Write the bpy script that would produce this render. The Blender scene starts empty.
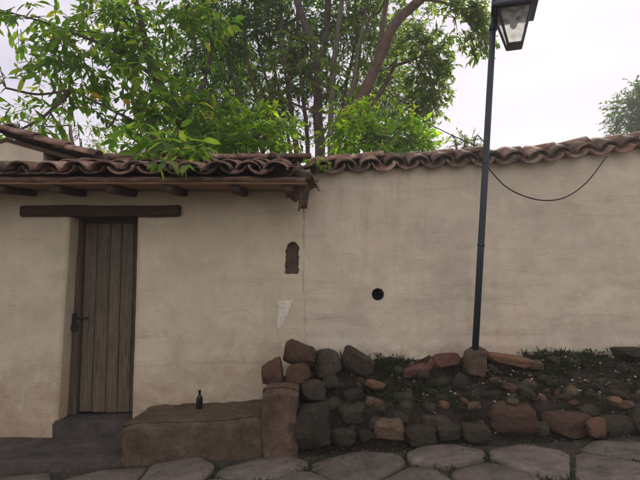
import bpy, bmesh, math, random
import numpy as np
from mathutils import Vector, Matrix, Euler, noise

R = math.radians
scene = bpy.context.scene
COL = scene.collection

# ------------------------------------------------------------------ camera
CAM = Vector((0.0, 0.0, 1.5)); PITCH = R(4.5); FPX = 490.0
cam_d = bpy.data.cameras.new('camera'); cam = bpy.data.objects.new('camera', cam_d); COL.objects.link(cam)
cam.location = CAM; cam.rotation_euler = (R(90) + PITCH, 0, 0)
cam_d.sensor_width = 36; cam_d.lens = FPX / 640 * 36; cam_d.clip_end = 2000; cam_d.clip_start = 0.05
scene.camera = cam

# ------------------------------------------------------------------ sky, sun, exposure
SUN_EL, SUN_AZ = R(28), R(26)            # azimuth from +Y towards +X
w = bpy.data.worlds.new('World'); scene.world = w; w.use_nodes = True
nt = w.node_tree; nt.nodes.clear()
out = nt.nodes.new('ShaderNodeOutputWorld'); bg = nt.nodes.new('ShaderNodeBackground')
sky = nt.nodes.new('ShaderNodeTexSky'); sky.sky_type = 'NISHITA'; sky.sun_disc = False
sky.sun_elevation = SUN_EL; sky.sun_rotation = SUN_AZ
sky.altitude = 900; sky.air_density = 1.0; sky.dust_density = 3.0; sky.ozone_density = 1.0
tc = nt.nodes.new('ShaderNodeTexCoord'); mp = nt.nodes.new('ShaderNodeMapping'); mp.inputs['Scale'].default_value = (1, 1, 4.5)
cn = nt.nodes.new('ShaderNodeTexNoise'); cn.inputs['Scale'].default_value = 2.3; cn.inputs['Detail'].default_value = 7; cn.inputs['Roughness'].default_value = 0.6
cr = nt.nodes.new('ShaderNodeValToRGB'); cr.color_ramp.elements[0].position = 0.3; cr.color_ramp.elements[1].position = 0.7
cr.color_ramp.elements[0].color = (0.92, 0.92, 0.92, 1); cr.color_ramp.elements[1].color = (0.98, 0.98, 0.98, 1)
cl = nt.nodes.new('ShaderNodeMix'); cl.data_type = 'RGBA'
cl.inputs[7].default_value = (6.45, 6.15, 6.9, 1)          # thin bright cloud veil
cv = nt.nodes.new('ShaderNodeValToRGB'); cv.color_ramp.elements[0].position = 0.36; cv.color_ramp.elements[1].position = 0.62
cv.color_ramp.elements[0].color = (0.80, 0.79, 0.86, 1); cv.color_ramp.elements[1].color = (1, 1, 1, 1)
vm = nt.nodes.new('ShaderNodeMix'); vm.data_type = 'RGBA'; vm.blend_type = 'MULTIPLY'; vm.inputs[0].default_value = 1
vm.inputs[6].default_value = (6.7, 6.3, 6.9, 1)          # clouds: brighter and greyer drifts of the veil
nt.links.new(cn.outputs['Fac'], cv.inputs['Fac']); nt.links.new(cv.outputs['Color'], vm.inputs[7]); nt.links.new(vm.outputs[2], cl.inputs[7])
nt.links.new(tc.outputs['Generated'], mp.inputs['Vector']); nt.links.new(mp.outputs[0], cn.inputs['Vector'])
nt.links.new(cn.outputs['Fac'], cr.inputs['Fac']); nt.links.new(cr.outputs['Color'], cl.inputs[0])
nt.links.new(sky.outputs[0], cl.inputs[6]); nt.links.new(cl.outputs[2], bg.inputs['Color'])
bg.inputs['Strength'].default_value = 0.1
nt.links.new(bg.outputs[0], out.inputs['Surface'])

sd = bpy.data.lights.new('sun', 'SUN'); sun = bpy.data.objects.new('sun', sd); COL.objects.link(sun)
sd.energy = 4.0; sd.angle = R(1.5); sd.color = (1.0, 0.93, 0.82)
sdir = Vector((math.sin(SUN_AZ) * math.cos(SUN_EL), math.cos(SUN_AZ) * math.cos(SUN_EL), math.sin(SUN_EL)))
sun.rotation_euler = sdir.to_track_quat('Z', 'Y').to_euler(); sun.location = sdir * 30
scene.view_settings.view_transform = 'Standard'; scene.view_settings.look = 'None'
scene.view_settings.exposure = 0.5; scene.view_settings.gamma = 1

# ------------------------------------------------------------------ helpers
rng = random.Random(7)
nrg = np.random.default_rng(11)

def at(px, py, Y):
    """world point seen at photograph pixel (px,py) on the plane y=Y"""
    dx = (px - 320) / FPX; dz = (240 - py) / FPX
    c, s = math.cos(PITCH), math.sin(PITCH)
    d = Vector((dx, c - dz * s, s + dz * c))
    t = (Y - CAM.y) / d.y
    return CAM + d * t

def g(x):                                      # the street climbs to the right
    return 0.05 + 0.055 * max(-9, min(9, x))

def tag(o, label=None, cat=None, group=None, kind=None):
    if label: o['label'] = label
    if cat: o['category'] = cat
    if group: o['group'] = group
    if kind: o['kind'] = kind
    return o

def empty(name, loc=(0, 0, 0)):
    o = bpy.data.objects.new(name, None); COL.objects.link(o); o.location = loc; o.empty_display_size = 0.1
    return o

def link(name, me, mat=None, parent=None, M=None, smooth=None):
    o = bpy.data.objects.new(name, me); COL.objects.link(o)
    if mat is not None and not me.materials: me.materials.append(mat)
    if smooth is not None:
        me.polygons.foreach_set('use_smooth', [smooth] * len(me.polygons))
    if M is not None: o.matrix_world = M
    if parent is not None:
        o.parent = parent
        o.matrix_parent_inverse = world_of(parent).inverted()
    return o

def world_of(o):
    m = o.matrix_basis.copy()
    if o.parent is not None:
        m = world_of(o.parent) @ o.matrix_parent_inverse @ m
    return m

def mesh(name, v, f):
    me = bpy.data.meshes.new(name); me.from_pydata([tuple(p) for p in v], [], f); me.update(); return me

def bm_mesh(bm, name):
    me = bpy.data.meshes.new(name); bm.normal_update(); bm.to_mesh(me); bm.free(); return me

def box_mesh(name, a, b, bevel=0.006, cuts=0, rough=0.0, seed=0):
    bm = bmesh.new(); bmesh.ops.create_cube(bm, size=1)
    a, b = Vector(a), Vector(b)
    for v in bm.verts:
        v.co = Vector([a[i] + (b[i] - a[i]) * (v.co[i] + .5) for i in range(3)])
    if cuts:
        L = b - a; m = max(range(3), key=lambda i: L[i])
        es = [e for e in bm.edges if abs((e.verts[0].co - e.verts[1].co)[m]) > .9 * L[m]]
        bmesh.ops.subdivide_edges(bm, edges=es, cuts=cuts)
    if rough:
        for v in bm.verts:
            v.co += noise.noise_vector(v.co * 3 + Vector((seed, seed * 2, 0))) * rough
    if bevel:
        bmesh.ops.bevel(bm, geom=[e for e in bm.edges if e.calc_face_angle(0) > .5], offset=bevel, segments=2, affect='EDGES')
    return bm_mesh(bm, name)

def tube_data(pts, radii, n=8, cap=True):
    pts = [Vector(p) for p in pts]; V = []; F = []
    up = Vector((0.13, 0.31, 0.94))
    for i, p in enumerate(pts):
        d = (pts[min(i + 1, len(pts) - 1)] - pts[max(i - 1, 0)]).normalized()
        u = d.cross(up if abs(d.dot(up)) < .95 else Vector((1, 0, 0))).normalized(); wv = d.cross(u)
        r = radii[i] if hasattr(radii, '__len__') else radii
        for k in range(n):
            a = 2 * math.pi * k / n
            V.append(p + (u * math.cos(a) + wv * math.sin(a)) * r)
    for i in range(len(pts) - 1):
        for k in range(n):
            k2 = (k + 1) % n
            F.append((i * n + k, i * n + k2, (i + 1) * n + k2, (i + 1) * n + k))
    if cap:
        F.append(tuple(range(n - 1, -1, -1))); F.append(tuple((len(pts) - 1) * n + k for k in range(n)))
    return V, F

def tubes(name, lst, n=8):
    V = []; F = []
    for pts, rad in lst:
        v, f = tube_data(pts, rad, n); o = len(V); V += v; F += [tuple(i + o for i in q) for q in f]
    return mesh(name, V, F)

def spline(pts, n=6):
    """Catmull-Rom through pts"""
    P = [Vector(p) for p in pts]; P = [P[0] * 2 - P[1]] + P + [P[-1] * 2 - P[-2]]; o = []
    for i in range(1, len(P) - 2):
        for k in range(n):
            t = k / n
            o.append(.5 * ((2 * P[i]) + (P[i + 1] - P[i - 1]) * t + (2 * P[i - 1] - 5 * P[i] + 4 * P[i + 1] - P[i + 2]) * t * t
                           + (3 * P[i] - P[i - 1] - 3 * P[i + 1] + P[i + 2]) * t ** 3))
    o.append(P[-2]); return o

# ------------------------------------------------------------------ materials
def new_mat(name):
    m = bpy.data.materials.new(name); m.use_nodes = True; m.node_tree.nodes.clear(); return m

class NT:
    def __init__(s, m): s.t = m.node_tree
    def n(s, kind, **kw):
        x = s.t.nodes.new('ShaderNode' + kind)
        for k, v in kw.items():
            if k in x.inputs.keys(): x.inputs[k].default_value = v
            else: setattr(x, k, v)
        return x
    def l(s, a, b): s.t.links.new(a, b)
    def ramp(s, fac, stops):
        r = s.n('ValToRGB'); e = r.color_ramp.elements
        while len(e) < len(stops): e.new(0.5)
        for i, (p, c) in enumerate(stops):
            e[i].position = p; e[i].color = (c[0], c[1], c[2], 1) if hasattr(c, '__len__') else (c, c, c, 1)
        s.l(fac, r.inputs['Fac']); return r.outputs['Color']
    def mix(s, fac, a, b, blend='MIX'):
        x = s.n('Mix', data_type='RGBA', blend_type=blend)
        for sock, val in ((x.inputs[0], fac), (x.inputs[6], a), (x.inputs[7], b)):
            if hasattr(val, 'is_linked'): s.l(val, sock)
            elif hasattr(val, '__len__'): sock.default_value = (*val[:3], 1)
            else: sock.default_value = val
        return x.outputs[2]
    def math(s, op, a, b=0.0, clamp=False):
        x = s.n('Math', operation=op, use_clamp=clamp)
        for sock, val in ((x.inputs[0], a), (x.inputs[1], b)):
            if hasattr(val, 'is_linked'): s.l(val, sock)
            else: sock.default_value = val
        return x.outputs[0]
    def noise(s, vec, scale, detail=5, rough=.6, dist=0.0):
        x = s.n('TexNoise', Scale=scale, Detail=detail, Roughness=rough, Distortion=dist); s.l(vec, x.inputs['Vector']); return x.outputs['Fac']
    def coords(s, per_object=True, scale=None):
        c = s.n('TexCoord').outputs['Object']
        if per_object:
            oi = s.n('ObjectInfo'); a = s.n('VectorMath', operation='ADD'); s.l(c, a.inputs[0])
            m = s.n('VectorMath', operation='SCALE'); m.inputs[0].default_value = (17, 31, 23); s.l(oi.outputs['Random'], m.inputs['Scale'])
            s.l(m.outputs[0], a.inputs[1]); c = a.outputs[0]
        if scale:
            mp = s.n('Mapping'); mp.inputs['Scale'].default_value = scale; s.l(c, mp.inputs['Vector']); c = mp.outputs[0]
        return c
    def finish(s, color, rough=.9, height=None, dist=.01, strength=.6, spec=.25):
        p = s.n('BsdfPrincipled'); p.inputs['Specular IOR Level'].default_value = spec
        if hasattr(rough, 'is_linked'): s.l(rough, p.inputs['Roughness'])
        else: p.inputs['Roughness'].default_value = rough
        if hasattr(color, 'is_linked'): s.l(color, p.inputs['Base Color'])
        else: p.inputs['Base Color'].default_value = (*color, 1)
        if height is not None:
            b = s.n('Bump', Strength=strength, Distance=dist); s.l(height, b.inputs['Height']); s.l(b.outputs[0], p.inputs['Normal'])
        o = s.n('OutputMaterial'); s.l(p.outputs[0], o.inputs['Surface']); return p

def earth_mat(name, c0, c1, c2, scale=6, rough=.92, dist=.012, vary=.25, moss=None, moss_amt=.55):
    m = new_mat(name); t = NT(m); c = t.coords()
    n1 = t.noise(c, scale, 8, .65, .4); n2 = t.noise(c, scale * 6, 6, .7)
    col = t.ramp(n1, [(.3, c0), (.5, c1), (.7, c2)])
    col = t.mix(.35, col, t.ramp(n2, [(.35, .35), (.65, 1.4)]), 'MULTIPLY')
    oi = t.n('ObjectInfo')
    col = t.mix(1.0, col, t.ramp(oi.outputs['Random'], [(0, 1 - vary), (1, 1 + vary)]), 'MULTIPLY')
    if moss:
        n3 = t.noise(c, scale * 1.6, 6, .7); col = t.mix(t.ramp(n3, [(moss_amt, 0), (moss_amt + .12, .8)]), col, moss)
    h = t.math('ADD', n1, t.math('MULTIPLY', n2, .5))
    t.finish(col, rough, h, dist, .8); return m

def plaster_mat(name, tint):
    m = new_mat(name); t = NT(m); c = t.coords(False)
    big = t.noise(c, 1.1, 4, .6, .3); mid = t.noise(c, 4.5, 7, .65, .5); fine = t.noise(c, 60, 4, .7)
    base = t.ramp(big, [(.3, [x * .86 for x in tint]), (.55, tint), (.75, [min(.85, x * 1.1) for x in tint])])
    base = t.mix(.5, base, t.ramp(mid, [(.3, (.72, .70, .66)), (.6, (1.03, 1.02, 1.0))]), 'MULTIPLY')
    # earth-coloured splash and flaking low on the wall, uneven shape of its own
    sx = t.n('SeparateXYZ'); t.l(c, sx.inputs[0])
    low = t.math('SUBTRACT', 1.25, sx.outputs['Z']); mm = t.math('MULTIPLY_ADD', low, .45)
    nn = t.noise(c, 2.2, 8, .7, .6); spl = t.math('ADD', t.math('MULTIPLY', low, .30), nn)
    base = t.mix(t.ramp(spl, [(.60, 0), (.95, .7)]), base, (.36, .215, .135))
    # patched areas of other mixes of plaster
    pn = t.noise(c, .75, 5, .55, 1.2); base = t.mix(t.ramp(pn, [(.50, 0), (.60, .35)]), base, [tint[0] * 1.02, tint[1] * .94, tint[2] * .87])
    pn2 = t.noise(c, 1.9, 7, .6, .8); base = t.mix(t.ramp(pn2, [(.58, 0), (.68, .3)]), base, [min(.8, x * 1.22) for x in tint])
    # rain streaks
    mps = t.n('Mapping'); mps.inputs['Scale'].default_value = (9, 9, .55); t.l(c, mps.inputs['Vector'])
    stn = t.noise(mps.outputs[0], 1.0, 6, .7, .3); msk = t.noise(c, .9, 3)
    base = t.mix(t.math('MULTIPLY', t.ramp(stn, [(.52, 0), (.72, .28)]), t.ramp(msk, [(.42, 0), (.6, 1)])), base, (.24, .185, .125))
    # horizontal weather lines of the adobe courses
    mp = t.n('Mapping'); mp.inputs['Scale'].default_value = (.55, 1, 7); t.l(c, mp.inputs['Vector'])
    crs = t.noise(mp.outputs[0], 1.6, 6, .65, .5)
    base = t.mix(t.ramp(crs, [(.58, 0), (.66, .07), (.74, 0)]), base, (.36, .25, .16))
    # sparse hairline cracks and grey grime
    mpv = t.n('Mapping'); mpv.inputs['Scale'].default_value = (1, 1, 1.3); t.l(c, mpv.inputs['Vector'])
    vd = t.n('VectorMath', operation='ADD'); t.l(mpv.outputs[0], vd.inputs[0])
    nc = t.n('TexNoise', Scale=5.0, Detail=6.0); t.l(c, nc.inputs['Vector']); ns = t.n('VectorMath', operation='SCALE'); ns.inputs['Scale'].default_value = .35
    t.l(nc.outputs['Color'], ns.inputs[0]); t.l(ns.outputs[0], vd.inputs[1])
    vo = t.n('TexVoronoi', feature='DISTANCE_TO_EDGE', Scale=1.7); t.l(vd.outputs[0], vo.inputs['Vector'])
    crk = t.math('MULTIPLY', t.ramp(vo.outputs['Distance'], [(0, 1), (.012, 0)]), t.ramp(t.noise(c, 1.7, 3), [(.5, 0), (.62, 1)]))
    base = t.mix(t.math('MULTIPLY', crk, .12), base, (.16, .12, .09))
    spots = t.noise(c, 13, 5, .75); base = t.mix(t.ramp(spots, [(.70, 0), (.78, .45)]), base, (.22, .18, .13))
    h = t.math('ADD', t.math('MULTIPLY', mid, 1.0), t.math('MULTIPLY', fine, .12))
    h = t.math('SUBTRACT', h, t.math('MULTIPLY', crk, .2)); h = t.math('SUBTRACT', h, t.math('MULTIPLY', t.ramp(crs, [(.58, 0), (.66, .5), (.74, 0)]), .22))
    t.finish(base, .95, h, .03, .55, .15); return m

def wood_mat(name, c0, c1, axis=(14, 14, 1.1)):
    m = new_mat(name); t = NT(m); c = t.coords(True, axis)
    n1 = t.noise(c, 3, 8, .7, 1.2); n2 = t.noise(c, 14, 5, .7)
    col = t.ramp(n1, [(.3, c0), (.7, c1)]); col = t.mix(.5, col, t.ramp(n2, [(.3, .4), (.7, 1.25)]), 'MULTIPLY')
    oi = t.n('ObjectInfo'); col = t.mix(1, col, t.ramp(oi.outputs['Random'], [(0, .75), (1, 1.2)]), 'MULTIPLY')
    t.finish(col, .85, t.math('ADD', n1, n2), .006, .8, .2); return m

def leaf_mat(name, stops, trans=.45):
    m = new_mat(name); t = NT(m)
    ge = t.n('NewGeometry'); oi = t.n('ObjectInfo')
    rnd = t.math('FRACT', t.math('ADD', ge.outputs['Random Per Island'], oi.outputs['Random']))
    col = t.ramp(rnd, stops)
    p = t.n('BsdfPrincipled', Roughness=.5); p.inputs['Specular IOR Level'].default_value = .3; t.l(col, p.inputs['Base Color'])
    tr = t.n('BsdfTranslucent'); t.l(t.mix(1, col, (3.6, 3.5, 1.2), 'MULTIPLY'), tr.inputs['Color'])
    mx = t.n('MixShader', Fac=trans); t.l(p.outputs[0], mx.inputs[1]); t.l(tr.outputs[0], mx.inputs[2])
    o = t.n('OutputMaterial'); t.l(mx.outputs[0], o.inputs['Surface']); return m

def metal_mat(name, col, rough=.5, metallic=.3):
    m = new_mat(name); t = NT(m); c = t.coords()
    n = t.noise(c, 22, 6, .7)
    p = t.finish(t.ramp(n, [(.35, col), (.62, [x * 1.4 for x in col]), (.75, (.10, .055, .03))]), rough, n, .002, .5, .4)
    p.inputs['Metallic'].default_value = metallic; return m

M = {}
M['plaster_house'] = plaster_mat('plaster_house', (.70, .615, .425))
M['plaster_wall'] = plaster_mat('plaster_wall', (.73, .64, .465))
M['pale_patch'] = earth_mat('pale_wedge', (.74, .66, .50), (.78, .71, .56), (.75, .67, .52), 5, vary=.02)
M['adobe'] = earth_mat('bare_adobe', (.12, .08, .055), (.19, .13, .088), (.26, .18, .125), 14)
M['tile'] = earth_mat('clay_tile', (.11, .066, .046), (.25, .145, .095), (.45, .33, .24), 4, vary=.55, moss=(.06, .06, .048), moss_amt=.50)  # cream end and wide random spread stand in for sunlit tiles
M['eave_mud'] = earth_mat('eave_mud', (.12, .075, .045), (.19, .12, .072), (.26, .17, .105), 9, vary=0, dist=.02)
M['mortar'] = earth_mat('mud_mortar', (.13, .09, .07), (.20, .15, .11), (.25, .19, .15), 9)
M['wood'] = wood_mat('old_timber', (.045, .03, .02), (.16, .105, .065), (1.1, 14, 14))
M['wood_v'] = wood_mat('door_boards', (.085, .07, .046), (.24, .19, .125))
M['wood_r'] = wood_mat('rafter_timber', (.04, .028, .02), (.12, .08, .055), (14, 1.1, 14))
M['soffit'] = wood_mat('soffit_boards', (.20, .12, .065), (.36, .23, .13), (1.1, 14, 14))
M['iron'] = metal_mat('dark_iron', (.025, .03, .034))
M['pole'] = metal_mat('painted_pole', (.018, .028, .036), .45, .2)
M['soil'] = earth_mat('dark_soil', (.018, .013, .010), (.04, .028, .02), (.075, .05, .035), 9, dist=.03, vary=0, moss=(.02, .032, .012), moss_amt=.53)
M['ground'] = earth_mat('earth', (.05, .038, .028), (.08, .06, .045), (.11, .085, .06), 2, dist=.02, vary=0, moss=(.03, .05, .018))
M['joint'] = earth_mat('street_joint', (.04, .035, .025), (.07, .06, .044), (.10, .085, .062), 12, dist=.02, vary=0, moss=(.025, .042, .016), moss_amt=.48)
M['stone_red'] = earth_mat('reddish_stone', (.065, .038, .025), (.11, .064, .039), (.165, .095, .057), 7, vary=.3, dist=.02, moss=(.04, .045, .02), moss_amt=.57)
M['stone_grey'] = earth_mat('grey_brown_stone', (.036, .029, .019), (.066, .052, .034), (.11, .086, .055), 7, vary=.35, dist=.02, moss=(.032, .043, .016), moss_amt=.53)
M['stone_ochre'] = earth_mat('ochre_stone', (.085, .058, .036), (.14, .095, .056), (.20, .14, .085), 5, vary=.25)
M['brick'] = earth_mat('brick_shard', (.10, .045, .034), (.155, .07, .05), (.20, .10, .07), 7, vary=.2)
M['orange'] = earth_mat('orange_shard', (.14, .075, .042), (.20, .108, .062), (.26, .15, .09), 7, vary=.15)
M['paving'] = earth_mat('street_stone', (.10, .084, .062), (.17, .142, .106), (.24, .20, .15), 7, rough=.75, dist=.02, vary=.22, moss=(.045, .055, .03), moss_amt=.63)
M['bench'] = earth_mat('mud_bench', (.075, .055, .033), (.125, .09, .055), (.18, .135, .085), 5, vary=0, dist=.025, moss=(.055, .06, .032), moss_amt=.56)
M['bench_block'] = earth_mat('block_stone', (.085, .056, .034), (.145, .095, .058), (.20, .14, .088), 5, vary=0, dist=.03, moss=(.05, .055, .028), moss_amt=.55)
M['slab'] = earth_mat('pavement_slab', (.05, .043, .035), (.085, .072, .058), (.12, .10, .08), 3, vary=.1, moss=(.03, .04, .02))
M['bark'] = earth_mat('bark', (.08, .06, .047), (.15, .115, .09), (.22, .175, .14), 7, vary=.15, dist=.03)
M['bark_red'] = earth_mat('reddish_bark', (.10, .066, .047), (.165, .112, .082), (.23, .168, .125), 6, vary=.1, dist=.03)
M['bark_pale'] = earth_mat('pale_bark', (.10, .085, .065), (.17, .145, .11), (.24, .21, .16), 6, vary=.15, dist=.02)
M['leaf_broad'] = leaf_mat('broad_leaves', [(0, (.045, .10, .022)), (.5, (.075, .15, .03)), (.85, (.12, .20, .04)), (1, (.24, .25, .05))], .6)
M['leaf_yellow'] = leaf_mat('turning_leaf', [(0, (.42, .30, .03)), (1, (.38, .16, .03))], .45)
M['leaf_dark'] = leaf_mat('dark_leaves', [(0, (.02, .05, .018)), (.6, (.035, .08, .025)), (1, (.06, .11, .03))], .4)
M['leaf_small'] = leaf_mat('small_leaves', [(0, (.045, .08, .03)), (.6, (.075, .125, .045)), (1, (.13, .17, .06))], .45)
M['leaf_bright'] = leaf_mat('bright_leaves', [(0, (.06, .14, .02)), (.6, (.11, .21, .025)), (1, (.22, .27, .035))], .55)
M['leaf_weed'] = leaf_mat('weed_leaves', [(0, (.018, .034, .012)), (.6, (.03, .05, .016)), (.85, (.05, .065, .022)), (1, (.09, .065, .035))], .3)
M['litter'] = earth_mat('pale_litter', (.35, .31, .26), (.52, .49, .44), (.66, .63, .60), 30, vary=.1)
M['glass_bottle'] = earth_mat('dark_bottle', (.012, .018, .012), (.02, .028, .018), (.03, .04, .025), 6, rough=.25, dist=.001)
M['cable'] = metal_mat('black_cable', (.012, .012, .014), .6, 0)
M['black'] = metal_mat('pipe_dark', (.02, .018, .018), .8, 0)
gm = new_mat('frosted_glass'); t_ = NT(gm)
n_ = t_.noise(t_.coords(), 14, 5, .7)
p_ = t_.n('BsdfPrincipled', Roughness=.35); t_.l(t_.ramp(n_, [(.35, (.55, .52, .45)), (.65, (.85, .84, .80))]), p_.inputs['Base Color'])
tr_ = t_.n('BsdfTranslucent', Color=(.9, .88, .82, 1)); tp_ = t_.n('BsdfTransparent', Color=(.92, .93, .92, 1))
m1 = t_.n('MixShader', Fac=.55); t_.l(p_.outputs[0], m1.inputs[1]); t_.l(tr_.outputs[0], m1.inputs[2])
m2 = t_.n('MixShader'); t_.l(t_.ramp(n_, [(.4, .5), (.6, .92)]), m2.inputs[0]); t_.l(m1.outputs[0], m2.inputs[1]); t_.l(tp_.outputs[0], m2.inputs[2])
o_ = t_.n('OutputMaterial'); t_.l(m2.outputs[0], o_.inputs['Surface']); M['glass'] = gm

# ------------------------------------------------------------------ ground, street
def grid_mesh(name, xs, ys, zf):
    V = [(x, y, zf(x, y)) for y in ys for x in xs]; nx = len(xs)
    F = [(j * nx + i, j * nx + i + 1, (j + 1) * nx + i + 1, (j + 1) * nx + i) for j in range(len(ys) - 1) for i in range(nx - 1)]
    return mesh(name, V, F)

xs = [-600, -200, -60, -20, -9, -6, -3, 0, 3, 6, 9, 20, 60, 200, 600]
ys = [-600, -150, -30, -8, -3, 0, 3, 5, 8, 14, 30, 80, 250, 700]
tag(link('ground', grid_mesh('ground', xs, ys, lambda x, y: g(x) - .03), M['ground'], smooth=True), kind='structure')
xs = np.linspace(-8, 8, 90); ys = np.linspace(-3, 4.79, 60)
street = link('street', grid_mesh('street', xs, ys, lambda x, y: g(x) - .006 + .012 * noise.noise(Vector((x * 4, y * 4, 0)))), M['joint'], smooth=True)
tag(street, kind='structure')

# irregular flat paving stones: clipped Voronoi cells
def clip(poly, p, n):
    o = []
    for i in range(len(poly)):
        a, b = poly[i], poly[(i + 1) % len(poly)]
        da = (a[0] - p[0]) * n[0] + (a[1] - p[1]) * n[1]; db = (b[0] - p[0]) * n[0] + (b[1] - p[1]) * n[1]
        if da <= 0: o.append(a)
        if da * db < 0:
            t = da / (da - db); o.append((a[0] + (b[0] - a[0]) * t, a[1] + (b[1] - a[1]) * t))
    return o
seeds = []
for j in range(-3, 9):
    for i in range(-8, 9):
        seeds.append((i * .66 + (.33 if j % 2 else 0) + rng.uniform(-.18, .18), .93 + j * .42 + rng.uniform(-.10, .10)))
joint_pts = []
def bench_zone(x, y):
    if x < -1.66: return y > 4.08
    return y > 4.16
for k, s in enumerate(seeds):
    if not (-4.4 < s[0] < 4.6 and -.1 < s[1] < 4.25) or bench_zone(*s): continue
    poly = [(s[0] - .8, s[1] - .6), (s[0] + .8, s[1] - .6), (s[0] + .8, s[1] + .6), (s[0] - .8, s[1] + .6)]
    for q in seeds:
        if q is s or abs(q[0] - s[0]) > 1.7 or abs(q[1] - s[1]) > 1.3: continue
        d = (q[0] - s[0], q[1] - s[1]); L = math.hypot(*d); n = (d[0] / L, d[1] / L)
        gap = .011 + .012 * rng.random()
        poly = clip(poly, (s[0] + d[0] * .5 - n[0] * gap, s[1] + d[1] * .5 - n[1] * gap), n)
    poly = clip(poly, (0, 4.09 if s[0] < -1.5 else 4.19), (0, 1))
    if len(poly) < 3: continue
    # round the corners: Chaikin once, then wobble
    ch = []
    for i in range(len(poly)):
        a, b = poly[i], poly[(i + 1) % len(poly)]
        ch += [(a[0] * .87 + b[0] * .13, a[1] * .87 + b[1] * .13), (a[0] * .13 + b[0] * .87, a[1] * .13 + b[1] * .87)]
    ch = [(x + rng.uniform(-.008, .008), y + rng.uniform(-.008, .008)) for x, y in ch]
    cx = sum(p[0] for p in ch) / len(ch); cy = sum(p[1] for p in ch) / len(ch)
    joint_pts += ch
    n = len(ch); h = rng.uniform(.014, .034); tx, ty = rng.uniform(-.03, .03), rng.uniform(-.03, .03)
    def zz(x, y, e): return g(cx) + .055 * (x - cx) + h + e + tx * (x - cx) + ty * (y - cy)
    V = []; F = []
    for sc_, e in ((1.0, -.06), (1.0, -.012), (.95, .0), (.55, .006)):
        for x, y in ch:
            X, Y = cx + (x - cx) * sc_, cy + (y - cy) * sc_
            V.append((X - cx, Y - cy, zz(X, Y, e) + (.004 * noise.noise(Vector((X * 9, Y * 9, 1))) if e > -.05 else 0) - g(cx)))
    for r_ in range(3):
        for i in range(n): F.append((r_ * n + i, r_ * n + (i + 1) % n, (r_ + 1) * n + (i + 1) % n, (r_ + 1) * n + i))
    F.append(tuple(3 * n + i for i in range(n)))
    me = mesh('paving_stone', V, F)
    link('paving_stone', me, M['paving'], street, Matrix.Translation((cx, cy, g(cx))), smooth=True)

# leaf/blade soup builder --------------------------------------------------
def leaf_soup(name, P, D, N, L, W, detailed=False):
    P, D, N = np.asarray(P, float), np.asarray(D, float), np.asarray(N, float)
    L = np.asarray(L, float)[:, None]; W = np.asarray(W, float)[:, None]
    D /= np.linalg.norm(D, axis=1)[:, None] + 1e-9
    S = np.cross(D, N); S /= np.linalg.norm(S, axis=1)[:, None] + 1e-9
    U = np.cross(S, D); k = len(P)
    if not detailed:
        v = np.stack([P, P + D * L * .45 + S * W * .5 + U * W * .12, P + D * L - U * L * .1, P + D * L * .45 - S * W * .5 + U * W * .12], 1).reshape(-1, 3)
        b = np.arange(k)[:, None] * 4
        f = np.concatenate([b + np.array([[0, 1, 2]]), b + np.array([[0, 2, 3]])], 1).reshape(-1, 3)
    else:
        v = np.stack([P, P + D * L * .3 + S * W * .42 + U * W * .14, P + D * L * .3 - S * W * .42 + U * W * .14, P + D * L * .32,
                      P + D * L * .68 + S * W * .40 - U * L * .03, P + D * L * .68 - S * W * .40 - U * L * .03, P + D * L * .68 - U * (L * .05 + W * .1), P + D * L - U * L * .16], 1).reshape(-1, 3)
        b = np.arange(k)[:, None] * 8
        f = np.concatenate([b + np.array([q]) for q in ([0, 3, 1], [0, 2, 3], [1, 3, 6], [1, 6, 4], [2, 5, 6], [2, 6, 3], [4, 6, 7], [5, 7, 6])], 1).reshape(-1, 3)
    me = bpy.data.meshes.new(name); nf = len(f)
    me.vertices.add(len(v)); me.vertices.foreach_set('co', v.astype(np.float32).ravel())
    me.loops.add(nf * 3); me.loops.foreach_set('vertex_index', f.astype(np.int32).ravel())
    me.polygons.add(nf); me.polygons.foreach_set('loop_start', np.arange(0, nf * 3, 3, dtype=np.int32))
    me.update(calc_edges=True); me.validate(); return me

# grass in the joints
P, D, N, L, W = [], [], [], [], []
for x, y in joint_pts:
    if noise.noise(Vector((x * 1.7, y * 1.7, 4))) < -.05 or y < 2.6: continue
    for k in range(rng.randint(4, 14)):
        P.append((x + rng.uniform(-.03, .03), y + rng.uniform(-.03, .03), g(x) - .004)); a = rng.uniform(0, 6.3)
        D.append((math.cos(a) * .6, math.sin(a) * .6, 1)); N.append((math.cos(a), math.sin(a), .3)); L.append(rng.uniform(.02, .055)); W.append(rng.uniform(.006, .016))
tag(link('joint_grass', leaf_soup('joint_grass', P, D, N, L, W), M['leaf_weed']), 'short dark grass and moss growing between the street stones', 'grass', kind='stuff')

# dry leaves and grit lying on the street
P, D, N, L, W = [], [], [], [], []
for i in range(520):
    x = rng.uniform(-3.4, 3.6); y = rng.uniform(2.6, 4.18) if i % 3 else rng.uniform(3.95, 4.18)
    if x < -1.66 and y > 4.1: continue
    a = rng.uniform(0, 6.3); P.append((x, y, g(x) + .036)); D.append((math.cos(a), math.sin(a), rng.uniform(-.15, .35))); N.append((rng.uniform(-.3, .3), rng.uniform(-.3, .3), 1))
    L.append(rng.uniform(.012, .05)); W.append(rng.uniform(.008, .02))
tag(link('dry_leaves', leaf_soup('dry_leaves', P, D, N, L, W), M['stone_ochre']), 'dry brown leaf scraps scattered over the street stones', 'leaves', kind='stuff')

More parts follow.
